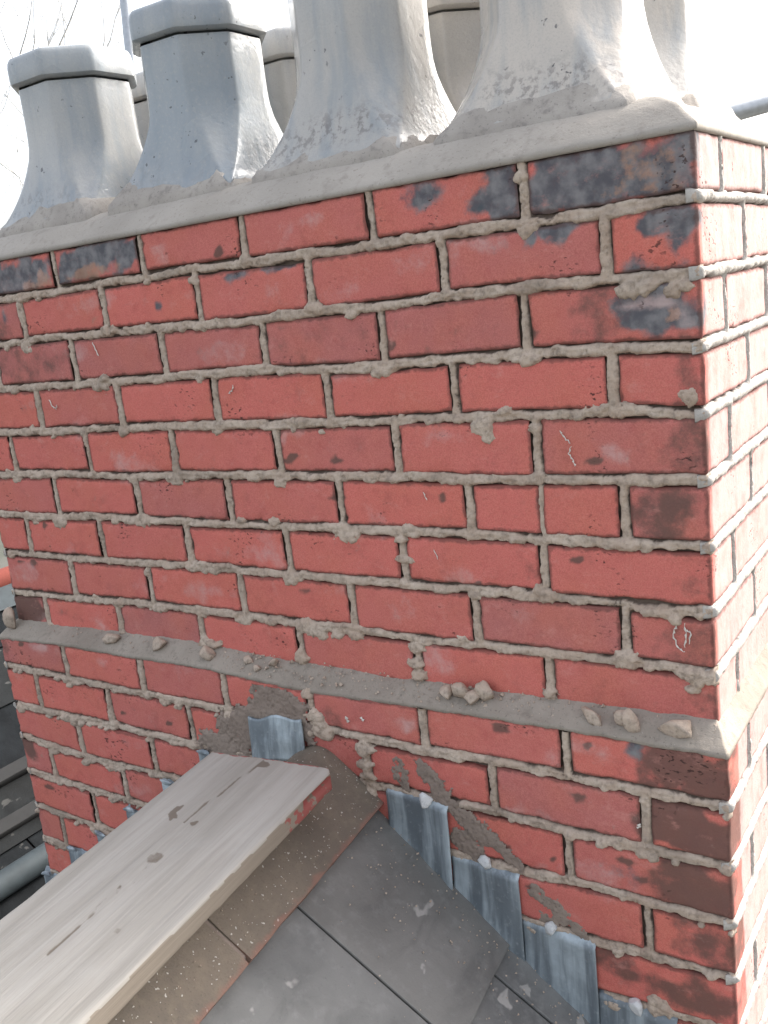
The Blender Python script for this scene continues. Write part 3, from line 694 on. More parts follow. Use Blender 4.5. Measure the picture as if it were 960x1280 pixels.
def make_pot(x, y, base_z, rot, label, seed, soot, ext=.018):
    t = empty('chimney_pot', (x, y, base_z), label, 'chimney pot', 'flared octagonal clay pots in two rows on the stack')
    t.rotation_euler = (0, 0, rot)
    M = Matrix.Translation((x, y, base_z)) @ Matrix.Rotation(rot, 4, 'Z')
    def fin(V):
        W = np.array(V); c, s = math.cos(rot), math.sin(rot)
        return np.column_stack([x + c * W[:, 0] - s * W[:, 1], y + s * W[:, 0] + c * W[:, 1], base_z + W[:, 2]])
    secs = []
    H = .225 + ext
    def A(h): return .1005 + .037 * max(0, 1 - h / .19) ** 2.3
    def Cc(h): return OCT * A(h) * (min(1, (h / .13)) ** .8 * .96 + .04)
    hs = [-.02, 0, .004, .008, .016, .026, .037, .05, .065, .08, .1, .12, .14, .16, .18, .2, .215, .225, H]
    for h in hs:
        a = A(max(h, 0)); 
        if h <= .004: a = A(.0)
        elif h <= .008: a = A(.0) - .001
        secs.append(pot_section(a, Cc(max(h, .0)), h))
    def addattr(V):
        st = np.zeros((len(V), 4), np.float32)
        st[:, 0] = soot * (.45 + .5 * fbm(V, 6, seed)) + .25 * sst(.14, .02, V[:, 2] - base_z) * soot
        st[:, 1] = np.clip(soot * .95 - .12 + .25 * fbm(V, 9, seed + 3), 0, .9)
        hz = V[:, 2] - base_z + .02 * fbm(V, 14, seed + 8, 3)
        st[:, 2] = sst(.0, .03, hz) * (1 - sst(.05, .085, hz)) * (.35 + .9 * fbm(V, 8, seed + 2) + .3 * (soot < .6))
        return {'stain': np.clip(st, 0, 1)}
    def part(name, secs, parent=t, mat=M_POT, **k):
        V, F = loft(secs, **k); V = fin(V)
        o = mesh(name, V, F, mat, parent, smooth=False, attr=addattr(V))
        sm = np.ones(len(o.data.polygons), bool)
        o.data.polygons.foreach_set('use_smooth', sm)
        if name == 'rim_band': o.data.set_sharp_from_angle(angle=rad(38))
        return o
    part('pot_body', secs)
    # top band, inner flue
    ah, ch = .1005, .1005 * OCT
    B = [(ah - .001, .229), (ah + .008, .231), (ah + .0115, .234), (ah + .0125, .242), (ah + .0125, .262), (ah + .011, .271), (ah + .007, .278), (ah - .002, .282), (ah - .012, .281), (ah - .017, .276), (ah - .019, .262), (ah - .02, .15), (ah - .02, .02)]
    part('rim_band', [pot_section(a, OCT * a, z + (ext if z > .2 else 0)) for a, z in B])
    # mortar bedding round the foot
    ring = []
    rr = random.Random(seed)
    a0 = A(0)
    n = 40
    prof = [(.020, -.030), (.016, -.004), (.008, .006), (.000, .016), (-.012, .022), (-.022, .018)]
    prof = [(.010, -.030), (.007, -.008), (.005, .0), (.004, .008), (.003, .016), (.002, .024), (.0, .032), (-.004, .036)]
    for k, (th_, z) in enumerate(prof):
        aa = A(max(z, 0)); ring.append(pot_section(aa + th_, max(.010, Cc(max(z, 0)) * (1 if th_ < .01 else .8)), z, 9))
    V, F = loft(ring); V = fin(V)
    nz = fbm(V, 30, seed + 4, 4)
    hz = V[:, 2] - base_z
    inw = 1 - .16 * sst(.0, .03, hz) * np.clip(.35 + 1.6 * fbm(V, 11, seed + 9, 4), 0, 1) * .5
    V[:, 0] = x + (V[:, 0] - x) * inw; V[:, 1] = y + (V[:, 1] - y) * inw
    V[:, 2] += .005 * nz * sst(-.02, .01, hz); V[:, 0] += .004 * fbm(V, 55, seed + 6, 4); V[:, 1] += .004 * fbm(V, 55, seed + 7, 4)
    o = mesh('mortar_bedding', V, F, M_BED, t)
    return t
PX = [-.226, -.553, -.882, -1.208]
LB = ['large pale grey pot nearest the front right corner, its top out of frame', 'pale streaked pot second from the right in the front row, dark on its right facets',
      'bluish grey pot with full rim, third from the right in the front row', 'bluish grey pot at the far left end of the front row']
LR = ['rear row pot standing behind the corner pot, sunlit edge showing at its right', 'rear row pot seen in the gap between the two tall front pots',
      'rear row pot whose rim shows beside the second bluish front pot', 'rear row pot at the far left end, hidden behind the front row']
SO = [.15, .45, .9, .75]
ROT = [.0, -.02, .03, -.02]
for i in range(4):
    make_pot(PX[i], .192, [.052, .056, .058, .056][i], ROT[i], LB[i], 50 + i, SO[i], [.13, .10, .018, .018][i])
for i in range(4):
    make_pot(PX[i] + [0, .004, -.004, .0][i], .47, .06, [.0, .02, -.02, .01][i], LR[i], 70 + i, .4, [.10, .012, .012, .012][i])

# ------------------------------------------------------------ loose mortar on the ledge
def lump(V0, s, seed, rough=.35):
    bm_v = []; n = 10
    import bmesh
    bm = bmesh.new(); bmesh.ops.create_icosphere(bm, subdivisions=3, radius=1)
    V = np.array([v.co[:] for v in bm.verts]); F = [[v.index for v in f.verts] for f in bm.faces]; bm.free()
    rq = np.random.RandomState(seed)
    V = V * (1 + rough * fbm(V + seed * 3.1, 1.3, seed, 3) + .12 * fbm(V, 5, seed + 1, 2))[:, None]
    for _ in range(13):
        q = rq.normal(size=3); q /= np.linalg.norm(q); e = rq.uniform(.5, .82)
        V = V - np.outer(np.clip(V @ q - e, 0, 9) * .92, q)
    V = V * (1 + .07 * fbm(V, 4.5, seed + 2, 3))[:, None] * 1.18
    return V * np.array(s), F
def ledge_z(x, y):
    t = min(1, max(0, -y / .036)); return -.722 - .027 * t ** 1.15
LUMPS = [(-1.455, -.022, .016, .012, .019, 0, 'grey lump of mortar at the far left end of the ledge'),
 (-1.14, -.018, .020, .010, .009, .5, 'curled dark mortar flake on the ledge, left one of the pair'),
 (-1.011, -.018, .016, .010, .010, .5, 'curled dark mortar flake on the ledge, right one of the pair'),
 (-.885, -.02, .014, .011, .012, .2, 'broken mortar crumb on the ledge below a dripping joint at centre left'),
 (-.392, -.020, .011, .009, .010, 0, 'first lump from the left in the tight row of four on the ledge'),
 (-.369, -.018, .012, .010, .012, .3, 'second lump from the left in the tight row of four on the ledge'),
 (-.347, -.022, .010, .009, .010, .6, 'third lump from the left in the tight row of four on the ledge'),
 (-.327, -.016, .012, .009, .014, .2, 'fourth and rightmost lump in the tight row of four on the ledge'),
 (-.160, -.020, .015, .010, .008, -.5, 'flat oval mortar flake between the row of four and the long piece'),
 (-.118, -.018, .010, .009, .011, .3, 'round knob of mortar touching the top of the long piece'),
 (-.106, -.026, .008, .009, .017, .2, 'long finger of mortar lying across the ledge edge'),
 (-.045, -.020, .018, .011, .014, .1, 'big pale crumbly mortar lump nearest the right corner of the ledge'),
 (-.79, -.015, .009, .006, .006, 0, 'small pale pebble of mortar on the ledge above the smeared patch'),
 (-.765, -.024, .007, .006, .005, .4, 'tiny white mortar crumb on the ledge above the ridge tile'),
 (-.735, -.014, .010, .007, .006, .8, 'brownish mortar crumb on the ledge right of the white crumb')]
for i, (x, y, sx, sy, sz, r, lb) in enumerate(LUMPS):
    V, F = lump(None, (sx * 1.15, sy * 1.15, sz * 1.2), 100 + i)
    c, s = math.cos(r), math.sin(r)
    V = np.column_stack([V[:, 0] * c - V[:, 2] * s, V[:, 1], V[:, 0] * s + V[:, 2] * c])
    zb = ledge_z(x, y) - V[:, 2].min() - .004
    o = mesh('mortar_lump', V, F, M_MORTAR, None, attr={'dirt_shade': np.clip(.25 - V[:, 2] / sz * .3, 0, 1).astype(np.float32)})  # undersides painted darker in the colour itself
    o.location = (x, y, zb); tag(o, lb, 'mortar lump', 'dropped mortar pieces lying on the ledge')

def grit(name, spots, parent, label, cat=None, mat=None, seed=1):
    r = np.random.RandomState(seed); V = []; F = []
    base = np.array([(1, 0, -.5), (-.5, .87, -.5), (-.5, -.87, -.5), (.1, .1, .8), (-.8, .1, .3), (.6, .7, .2)])
    tri = [(0, 2, 1), (0, 1, 5), (1, 4, 5) , (4, 3, 5), (5, 3, 0), (1, 2, 4), (2, 3, 4), (2, 0, 3)]
    for p, sz in spots:
        q = base * sz * r.uniform(.6, 1.3, (6, 3)); a = r.uniform(0, 6.28)
        c, s_ = math.cos(a), math.sin(a)
        q = np.column_stack([q[:, 0] * c - q[:, 1] * s_, q[:, 0] * s_ + q[:, 1] * c, q[:, 2]]) + np.array(p)
        n = len(V); V += q.tolist(); F += [tuple(i + n for i in t) for t in tri]
    n_ = len(V)
    o = mesh(name, V, F, mat or M_MORTAR, parent, smooth=False, attr={'dirt_shade': np.zeros(n_, np.float32)})
    o['kind'] = 'stuff'
    if label: o['label'] = label
    return o
gr = random.Random(12)
sp = []
cl = [(-.89, 1), (-.70, 1.2), (-.77, 1.5), (-.36, 1), (-.12, .8), (-.5, .5), (-1.1, 1), (-.24, .5), (-.65, 1.2)]
for _ in range(420):
    c0 = gr.choice(cl); x = min(.0, max(-1.46, gr.gauss(c0[0], .07 if gr.random() < .6 else .3)))
    y = -.034 * gr.random(); z = ledge_z(x, y)
    sp.append(((x, y, z + .0015), gr.uniform(.0008, .0024) if gr.random() < .93 else gr.uniform(.003, .0045)))
grit('mortar_grit', sp, chimney, 'fine mortar grit lying along the ledge', seed=3)

# white scratches on the bricks (thin raised lime marks)
def strokes(pts, w, y, name='lime_mark', label=None):
    V = []; F = []
    for line in pts:
        base = len(V); n = len(line)
        # resample
        L = []
        for i in range(n - 1):
            for k in range(4): L.append(np.array(line[i]) * (1 - k / 4) + np.array(line[i + 1]) * k / 4)
        L.append(np.array(line[-1], float))
        L = [q_ + np.array([math.sin(i_ * 2.3 + base), math.cos(i_ * 3.1 + base)]) * .0009 for i_, q_ in enumerate(L)]
        for i, p in enumerate(L):
            q = L[min(i + 1, len(L) - 1)] - L[max(i - 1, 0)]; q = q / (np.linalg.norm(q) + 1e-9); nn = np.array([-q[1], q[0]])
            ww = w * (.15 + 1.25 * abs(math.sin(i * 1.7 + base)) ** 2) * (.4 if i in (0, len(L) - 1) else 1)
            a = p + nn * ww; b = p - nn * ww
            V += [(a[0], y, a[1]), (p[0], y - .0012, p[1]), (b[0], y, b[1])]
        for i in range(len(L) - 1):
            k = base + i * 3; F += [(k, k + 3, k + 4, k + 1), (k + 1, k + 4, k + 5, k + 2)]
    o = mesh(name, V, F, M_PAINT, chimney)
    if label: o['label'] = label
    return o
strokes([[(-.046, -.592), (-.051, -.605), (-.046, -.622), (-.037, -.628)], [(-.036, -.588), (-.034, -.605), (-.037, -.622)], [(-.034, -.598), (-.028, -.60), (-.031, -.615)]], .0012, -.0022, label='white scribbled marks on the corner brick')
strokes([[(-.186, -.338), (-.180, -.347), (-.172, -.355)], [(-.172, -.358), (-.176, -.368), (-.171, -.376), (-.168, -.385)]], .0011, -.0022)
strokes([[(-.405, -.425), (-.400, -.437)], [(-.398, -.51), (-.392, -.525)]], .0008, -.0022)
strokes([[(-.755, -.268), (-.745, -.262), (-.742, -.255)], [(-1.06, -.165), (-1.055, -.178), (-1.05, -.19)], [(-1.21, -.262), (-1.205, -.275), (-1.195, -.28), (-1.19, -.272)]], .0014, -.0024)
strokes([[(-.575, -.79), (-.57, -.80)], [(-.545, -.785), (-.54, -.792)], [(-.10, -.875), (-.096, -.868)]], .003, PY - .0024)

# ------------------------------------------------------------ roof
roof = empty('slate_roof', (RIDGE_X, -.5, -2.2), 'grey slate roof with concrete ridge tiles running up to the chimney base', 'roof')
GR = np.array([EV[0] * math.cos(PITCH), EV[1] * math.cos(PITCH), -math.sin(PITCH)])    # down the right slope
GLf = np.array([-EV[0] * math.cos(PITCH), -EV[1] * math.cos(PITCH), -math.sin(PITCH)])  # down the left slope
NR = np.cross(-DV, GR); NR = NR if NR[2] > 0 else -NR
NL = np.cross(-DV, GLf); NL = NL if NL[2] > 0 else -NL
O = np.array([RIDGE_X, PY, RIDGE_Z])
def slab(name, s0, s1, t0, t1, off, th, right=True, mat=M_SLATE, parent=roof, seed=0, seg=.05, amp=.0008, r=.0016, lift=.0):
    G, Nn = (GR, NR) if right else (GLf, NL)
    a = lines(s0, s1, seg, r); b = lines(t0, t1, seg, r); c = np.array([-th, -th * .5, 0])
    V, F = rbox(a, b, c, r=r, amp=0, rn=0)
    V[:, 2] += amp * fbm(V, 9, seed, 3) + lift * (V[:, 0] - s0) / (s1 - s0)
    edge = np.minimum.reduce([V[:, 0] - s0, s1 - V[:, 0], V[:, 1] - t0, t1 - V[:, 1]])
    V[:, 0] += .0012 * vn(V, 35, seed + 1) * (1 - sst(0, .01, edge))
    W = O + np.outer(V[:, 0], G) + np.outer(V[:, 1], DV) + np.outer(V[:, 2] + off, Nn)
    m = np.linalg.det(np.array([G, DV, Nn]))
    if m < 0: F = F[:, ::-1]
    return mesh(name, W, F, mat, parent)
SD = .0225
sr = random.Random(5)
def t_start(s, right=True):
    """slates stop at the chimney front wall; elsewhere they run past it"""
    x = RIDGE_X + (1 if right else -1) * s * math.cos(PITCH)
    return -.005 if PXL < x < PXR else None
for right in (True, False):
    joints = {0: .27, 1: .118}
    for c in range(0, 11):
        s1 = .435 + .28 * (c - 1) + .28; s0 = s1 - .28 - .06
        s1 = .435 + .28 * c; s0 = s1 - .345
        if c == 0: s0 = .04
        ph = joints[c % 2] if right else joints[(c + 1) % 2] + .04
        xm = RIDGE_X + (1 if right else -1) * (s0 + .18) * math.cos(PITCH)
        beyond = not (PXL - .02 < xm < PXR + .02)
        t = ph - 12 * .305
        while t < (2.0 if right else 1.9):
            a, b = t + .0018, t + .305 - .0018
            t += .305
            sh = (s0 + s1) / 2 * math.cos(PITCH) * math.tan(YAW)
            lim = .006 + (s1 + s0) * .5 * .098 if right else .004 - (s0 + s1) * .5 * .098
            if not beyond:
                back = -(PD + .012) + (s1 + s0) * .5 * (.098 if right else -.098)
                if b < lim + .03 and a > back - .03: continue
                if a < back - .03: b = min(b, back)
                else: a = max(a, lim - .02)
            # tail raised by the slate below
            slab('slate', s0, s1 + sr.uniform(-.002, .002), a, b, -SD, .006, right, seed=sr.randint(0, 999), lift=.009, seg=.07)
# solid roof deck under the slates
for right in (True, False):
    for (sa, sb, ta, tb) in ((.0, 3.2, -.02, 2.1), (.0, 1.55 if not right else .95, -3.4, -.86), (1.55 if not right else .95, 3.2, -2.4, -.02)):
        slab('roof_deck', sa, sb, ta, tb, -SD - .014, .03, right, mat=M_FAR, seg=.5)
# ridge tiles
def ridge_tile(t0, t1, first=False, seed=0, lift=0.0):
    prof = []
    w, th = .155, .017
    rr = .055
    # outer profile across the ridge: s from -w to w
    ss = np.concatenate([np.linspace(-w, -rr, 9)[:-1], np.linspace(-rr, rr, 15), np.linspace(rr, w, 9)[1:]])
    def hgt(s):   # height normal drop from the apex line, rounded crown
        a = abs(s); m = math.sin(PITCH)
        if a < rr: return -m * (a * a / (2 * rr) + rr / 2) + m * rr * .5 - .0
        return -m * (a - 0) + m * rr * 0.0 - 0.0 + (m * rr * .5 - m * rr * .5)
    def pt(s, off):
        a = abs(s); x = math.copysign(a * math.cos(PITCH), s)
        z = -math.sin(PITCH) * (a if a >= rr else (a * a / (2 * rr) + rr / 2))
        n = np.array([math.copysign(math.sin(PITCH) * min(1, a / rr), s), math.cos(PITCH)])
        n = n / np.linalg.norm(n)
        return np.array([x, z + .012]) + n * off * 1.0
    ts = lines(t0, t1, .02, .003)
    outer = [pt(s, 0) for s in ss]; inner = [pt(s, -th) for s in ss[::-1]]
    loop = outer + inner
    n = len(loop); V = []; dirt_shade = []
    for t in ts:
        e = min(t - t0, t1 - t)
        sh = .002 * (1 - min(1, e / .004))
        for k, p in enumerate(loop):
            c = np.array([0, -.03]); q = p + (c - p) * sh * 3
            V.append(O + EV * q[0] + DV * t + np.array([0, 0, q[1] - .012 + lift]))
            s = abs(ss[k]) if k < len(ss) else abs(ss[::-1][k - len(ss)])
            dirt_shade.append(float(sst(w - .02, w, s)))
    V = np.array(V); F = []
    for r in range(len(ts) - 1):
        for i in range(n): F.append((r * n + i, r * n + (i + 1) % n, (r + 1) * n + (i + 1) % n, (r + 1) * n + i))
    F.append(tuple(range(n))); F.append(tuple((len(ts) - 1) * n + i for i in range(n))[::-1])
    V[:, 2] += .0012 * fbm(V, 18, seed, 3) + .0006 * fbm(V, 120, seed, 2)
    V += np.outer(.0016 * fbm(V, 45, seed + 3, 3), EV)
    o = mesh('ridge_tile', V, F, M_RIDGE, roof, attr={'dirt_shade': np.array(dirt_shade, np.float32)})
    o.data.set_sharp_from_angle(angle=rad(50))
    return o
ridge_tile(-.02, .398, seed=1)
ridge_tile(.405, .86, seed=2, lift=-.001)
ridge_tile(.867, 1.32, seed=3, lift=.001)
ridge_tile(1.327, 1.78, seed=4)
for k in range(3): ridge_tile(-.80 - .45 * k, -.80 - .45 * k + .443, seed=8 + k)
# bedding mortar in the joint between first two ridge tiles
V, F = rbox(lines(-.143, .143, .03, .002), lines(.396, .407, .01, .002), lines(-.02, -.004, .01, .002), r=.002, amp=0, rn=0)
Wv = []
for p in V:
    a = abs(p[0]); Wv.append(O + EV * math.copysign(a * math.cos(PITCH), p[0]) + DV * p[1] + np.array([0, 0, -math.sin(PITCH) * (a if a > .055 else a * a / .11 + .0275) + p[2] - .0]))
mesh('joint_mortar', np.array(Wv), F, M_SMEAR, roof)

sp = []
for _ in range(260):
    t = abs(gr.gauss(.03, .10)); s_ = gr.uniform(.16, .75)
    t = t + s_ * .098
    P = O + GR * s_ + DV * t - NR * (SD - .0095)
    sp.append((tuple(P), gr.uniform(.0007, .0022)))
for _ in range(60):
    P = O + GR * gr.uniform(.06, .15) + DV * gr.uniform(.01, .5) + np.array([0, 0, .002]); sp.append((tuple(P), gr.uniform(.0006, .0016)))
grit('mortar_grit', sp, roof, 'fine mortar crumbs scattered on the slates below the wall', seed=5)

# ------------------------------------------------------------ stepped lead flashing
fl = empty('lead_flashing', (-.3, PY - .01, -1.1), 'stepped bluish lead flashing down the right slope of the chimney base', 'flashing')
def flash_piece(xa, xb, ztop, right, parent, seed, first=False, ztop_l=None):
    nu, nv = 26, 26
    G = np.zeros((nu * nv, 3)); k = 0
    for i in range(nu):
        u = i / (nu - 1); x = xa + (xb - xa) * u
        zr = RIDGE_Z - .034 - .787 * abs(x - RIDGE_X) - .004
        for j in range(nv):
            v = j / (nv - 1)
            z = ztop + (zr - ztop) * v
            y = PY - .0045 - .004 * sst(.0, 1, np.array([u]))[0]
            y -= .007 * v ** 3 + .0028 * math.sin(u * 6 + seed * 2.1) * v * .8 + .0008 * math.sin(u * 17 + seed * 3.3) * v
            if j == 0: y = PY + .006
            if j == 1: y = PY - .002
            G[k] = (x, y, z); k += 1
    G[:, 1] += .0030 * fbm(G, 18, seed, 4)
    edge = (np.arange(nu * nv) // nv)
    V2 = G.copy(); V2[:, 1] += .0022
    F = grid_faces(nu, nv, flip=True)
    Vv, Ff = weld([(G, F), (V2, F[:, ::-1])])
    m = nu * nv
    rim = [i * nv for i in range(nu)] + [(nu - 1) * nv + j for j in range(1, nv)] + [i * nv + nv - 1 for i in range(nu - 2, -1, -1)] + [j for j in range(nv - 2, 0, -1)]
    R = [[rim[i], rim[(i + 1) % len(rim)], rim[(i + 1) % len(rim)] + m, rim[i] + m] for i in range(len(rim))]
    return mesh('lead_step', Vv, Ff.tolist() + R, M_LEAD, parent)
steps = [(-.512, -.399, -.903), (-.402, -.287, -.993), (-.290, -.173, -1.073), (-.176, -.060, -1.160), (-.063, .030, -1.245)]
for i, (a, b, z) in enumerate(steps): flash_piece(a, b, z, True, fl, i + 1)
# plugs holding each step, and small lead tabs at the foot
def blob_obj(name, loc, s, seed, mat, parent, rot=0):
    V, F = lump(None, s, seed, .55); V = V + np.array(loc)
    return mesh(name, V, F, mat, parent)
for i, (x, z) in enumerate([(-.437, -.904), (-.339, -.990), (-.243, -1.072), (-.116, -1.160)]):
    blob_obj('fixing_plug', (x, PY - .007, z), (.0105, .007, .0115), 200 + i, M_PLUG, fl)
def tab(x, parent, right=True, s=1.0):
    z = RIDGE_Z - .034 - .787 * abs(x - RIDGE_X)
    y = PY - .016
    sg = 1 if right else -1
    P = np.array([(x - .012 * sg, y, z + .012), (x + .010 * sg, y - .003, z - .004), (x + .012 * sg, y - .007, z - .028), (x - .008 * sg, y - .006, z - .013)])
    c = P.mean(0); P = c + (P - c) * s
    Q = P + np.array([0, .002, 0])
    V = np.concatenate([P, Q]); F = [[0, 1, 2, 3][::-1], [4, 5, 6, 7], [0, 1, 5, 4], [1, 2, 6, 5], [2, 3, 7, 6], [3, 0, 4, 7]]
    return mesh('lead_tab', V, F, M_PLUG, parent, smooth=False)
for x in (-.51, -.415, -.197): tab(x, fl)
# left side steps
fl2 = empty('lead_flashing', (-1.1, PY - .01, -1.2), 'pale lead step edges showing down the left slope beside the board', 'flashing')
for i, (a, b, z) in enumerate([(-.93, -.80, -.908), (-1.047, -.927, -.993), (-1.170, -1.044, -1.080), (-1.283, -1.166, -1.162), (-1.395, -1.279, -1.225), (-1.51, -1.392, -1.320)]):
    flash_piece(a, b, z, False, fl2, 20 + i)
    blob_obj('fixing_plug', (a + .02, PY - .010, z - .005), (.018, .004, .006), 220 + i, M_LEAD, fl2)
# lead saddle over the ridge
sad = empty('lead_saddle', (-.73, PY, -.83), 'small blue-grey lead piece dressed over the ridge against the smeared mortar', 'flashing')
nu, nv = 16, 16; G = []
for i in range(nu):
    u = i / (nu - 1)
    for j in range(nv):
        v = j / (nv - 1)
        x = -.786 + .120 * u + .006 * v; z = -.822 + .016 * u - .004 * math.sin(u * 9) * (1 - v) - .075 * v
        G.append((x, PY - .008 - .010 * v - .002 * math.sin(u * 7), z))
G = np.array(G); G[:, 1] += .002 * fbm(G, 40, 3, 3)
F = grid_faces(nu, nv, True); V2 = G.copy(); V2[:, 1] += .004
Vv, Ff = weld([(G, F), (V2, F[:, ::-1])]); m = nu * nv
rim = [i * nv for i in range(nu)] + [(nu - 1) * nv + j for j in range(1, nv)] + [i * nv + nv - 1 for i in range(nu - 2, -1, -1)] + [j for j in range(nv - 2, 0, -1)]
mesh('lead_sheet', Vv, Ff.tolist() + [[rim[i], rim[(i + 1) % len(rim)], rim[(i + 1) % len(rim)] + m, rim[i] + m] for i in range(len(rim))], M_LEAD, sad)

# ------------------------------------------------------------ scaffold board
BO = np.array([-.6255, -.170, -.8235])
board = empty('scaffold_board', tuple(BO), 'pale weathered scaffold board with red painted end resting on the ridge tiles', 'board')
def mk_board():
    hw, L, th = .1115, 1.9, .0145
    X = lines(-hw, hw, .006, .003); Y = lines(0, L, .006, .003)
    Y = np.concatenate([Y[Y < .75], np.linspace(.75, L, 30)])
    Z = lines(-th, th, .006, .003)
    V, F = rbox(X, Y, Z, r=.0035, amp=.0005, nsc=25, seed=4, rn=.4)
    # far right corner knocked off
    cut = (V[:, 0] - hw) + (.012 - V[:, 1]) * .9
    V[:, 0] -= np.clip(cut, 0, 1) * .6; V[:, 1] += np.clip(cut, 0, 1) * .5
    st = np.zeros((len(V), 4), np.float32)
    top = V[:, 2] > th - .002
    side = np.abs(V[:, 0]) > hw - .0045
    st[:, 1] = np.where(side & (V[:, 2] < th - .003), .9, 0)
    endp = 1 - sst(.09, .17, V[:, 1] + .015 * vn(V, 60, 3))
    st[:, 0] = np.where(side & (V[:, 0] > 0) & (V[:, 2] < th - .006) | (V[:, 1] < .004), endp, 0)
    def knot(x, y, rx, ry, s=1.0):
        d = np.hypot((V[:, 0] - x) / rx, (V[:, 1] - y) / ry); return s * (1 - sst(.7, 1.15, d)) * top
    b = np.zeros(len(V))
    for kk in [(-.005, .269, .013, .015, .62), (-.053, .165, .006, .019, .9), (-.045, .180, .007, .010, .9), (-.005, .186, .006, .008, .8), (0, .02, .012, .010, .8), (.062, .10, .004, .010, .5), (.03, .09, .006, .006, .4), (-.04, .06, .004, .02, .3), (.05, .40, .007, .009, .5)]:
        b = np.maximum(b, knot(*kk))
    # splits with the grain
    for (x, y0, y1, dx, w, s) in [(-.006, -.01, .19, -.018, .0022, .75), (-.007, .33, .46, .004, .0020, .8), (-.004, .285, .33, .01, .0016, .5), (.085, .2, .5, .004, .0014, .3)]:
        t = np.clip((V[:, 1] - y0) / (y1 - y0), 0, 1); d = np.abs(V[:, 0] - x - dx * t + .0015 * vn(V, 70, 8)); inside = (V[:, 1] > y0) & (V[:, 1] < y1)
        b = np.maximum(b, s * (1 - sst(w * .5, w * 2.2, d)) * inside * top)
        V[:, 2] -= .0012 * (1 - sst(w * .5, w * 2, d)) * inside * top
    # split near the painted end
    cr = (V[:, 0] > hw - .006) & (V[:, 1] > .015) & (V[:, 1] < .09) & (np.abs(V[:, 2] - th + .009 - .003 * vn(V, 50, 3)) < .0035)
    V[:, 0] -= cr * .006; b = np.maximum(b, cr * .9)
    st[:, 2] = b
    V[:, 2] += .0012 * fbm(V * np.array([1, .12, 1]), 30, 5, 3) * top + .0015 * np.cos(V[:, 0] / hw * 1.4)
    F2 = F if np.linalg.det(np.array([EV, DV, [0, 0, 1]])) > 0 else F[:, ::-1]
    W = np.outer(V[:, 0], EV) + np.outer(V[:, 1], DV) + np.outer(V[:, 2], [0, 0, 1])
    # object space must follow the board so that the grain runs along it
    me_o = mesh('board_plank', V, F2 if False else F, M_BOARD, None, attr={'stain': st})
    me_o.parent = board
    me_o.matrix_basis = Matrix(((EV[0], DV[0], 0, 0), (EV[1], DV[1], 0, 0), (0, 0, 1, 0), (0, 0, 0, 1)))
    me_o.data.flip_normals()
    return me_o
mk_board()

# ------------------------------------------------------------ scaffold tubes, trees, far roof, ground
def tube(name, a, b, r, mat, parent=None, seg=16, rings=2, bend=0):
    a = Vector(a); b = Vector(b); d = (b - a).normalized(); u = d.orthogonal().normalized(); w = d.cross(u)
    V = []; F = []
    for k in range(rings):
        t = k / (rings - 1); c = a.lerp(b, t)
        for i in range(seg):
            q = 2 * math.pi * i / seg; V.append(tuple(c + (u * math.cos(q) + w * math.sin(q)) * r))
    for k in range(rings - 1):
        for i in range(seg): F.append((k * seg + i, k * seg + (i + 1) % seg, (k + 1) * seg + (i + 1) % seg, (k + 1) * seg + i))
    F.append(tuple(range(seg))[::-1]); F.append(tuple((rings - 1) * seg + i for i in range(seg)))
    o = mesh(name, V, F, mat, parent)
    o.data.set_sharp_from_angle(angle=rad(50)); return o
def extend(a, b, ta, tb):
    a = Vector(a); b = Vector(b); return a + (b - a) * ta, a + (b - a) * tb
g1 = 'scaffold tubes standing beyond the chimney'
a, b = Vector((-2.840, 1.955, 3.2)), Vector((-2.81, 1.88, -7.9))
a = Vector((-2.877, 1.999, 1.16)) + (Vector((-2.877, 1.999, 1.16)) - Vector((-2.803, 1.873, .536))) * 1.5
b = Vector((-2.803, 1.873, .536)) + (Vector((-2.803, 1.873, .536)) - Vector((-2.877, 1.999, 1.16))) * 4
tag(tube('scaffold_tube', a, b, .024, M_STEEL), 'upright pale steel scaffold tube rising behind the two left pots', 'scaffold tube', g1)
a, b = extend((-.452, 2.058, .261), (-.369, 2.121, .277), -.6, 16)
tag(tube('scaffold_tube', a, b, .027, M_STEEL), 'level steel scaffold tube crossing the sky right of the corner pot', 'scaffold tube', g1)
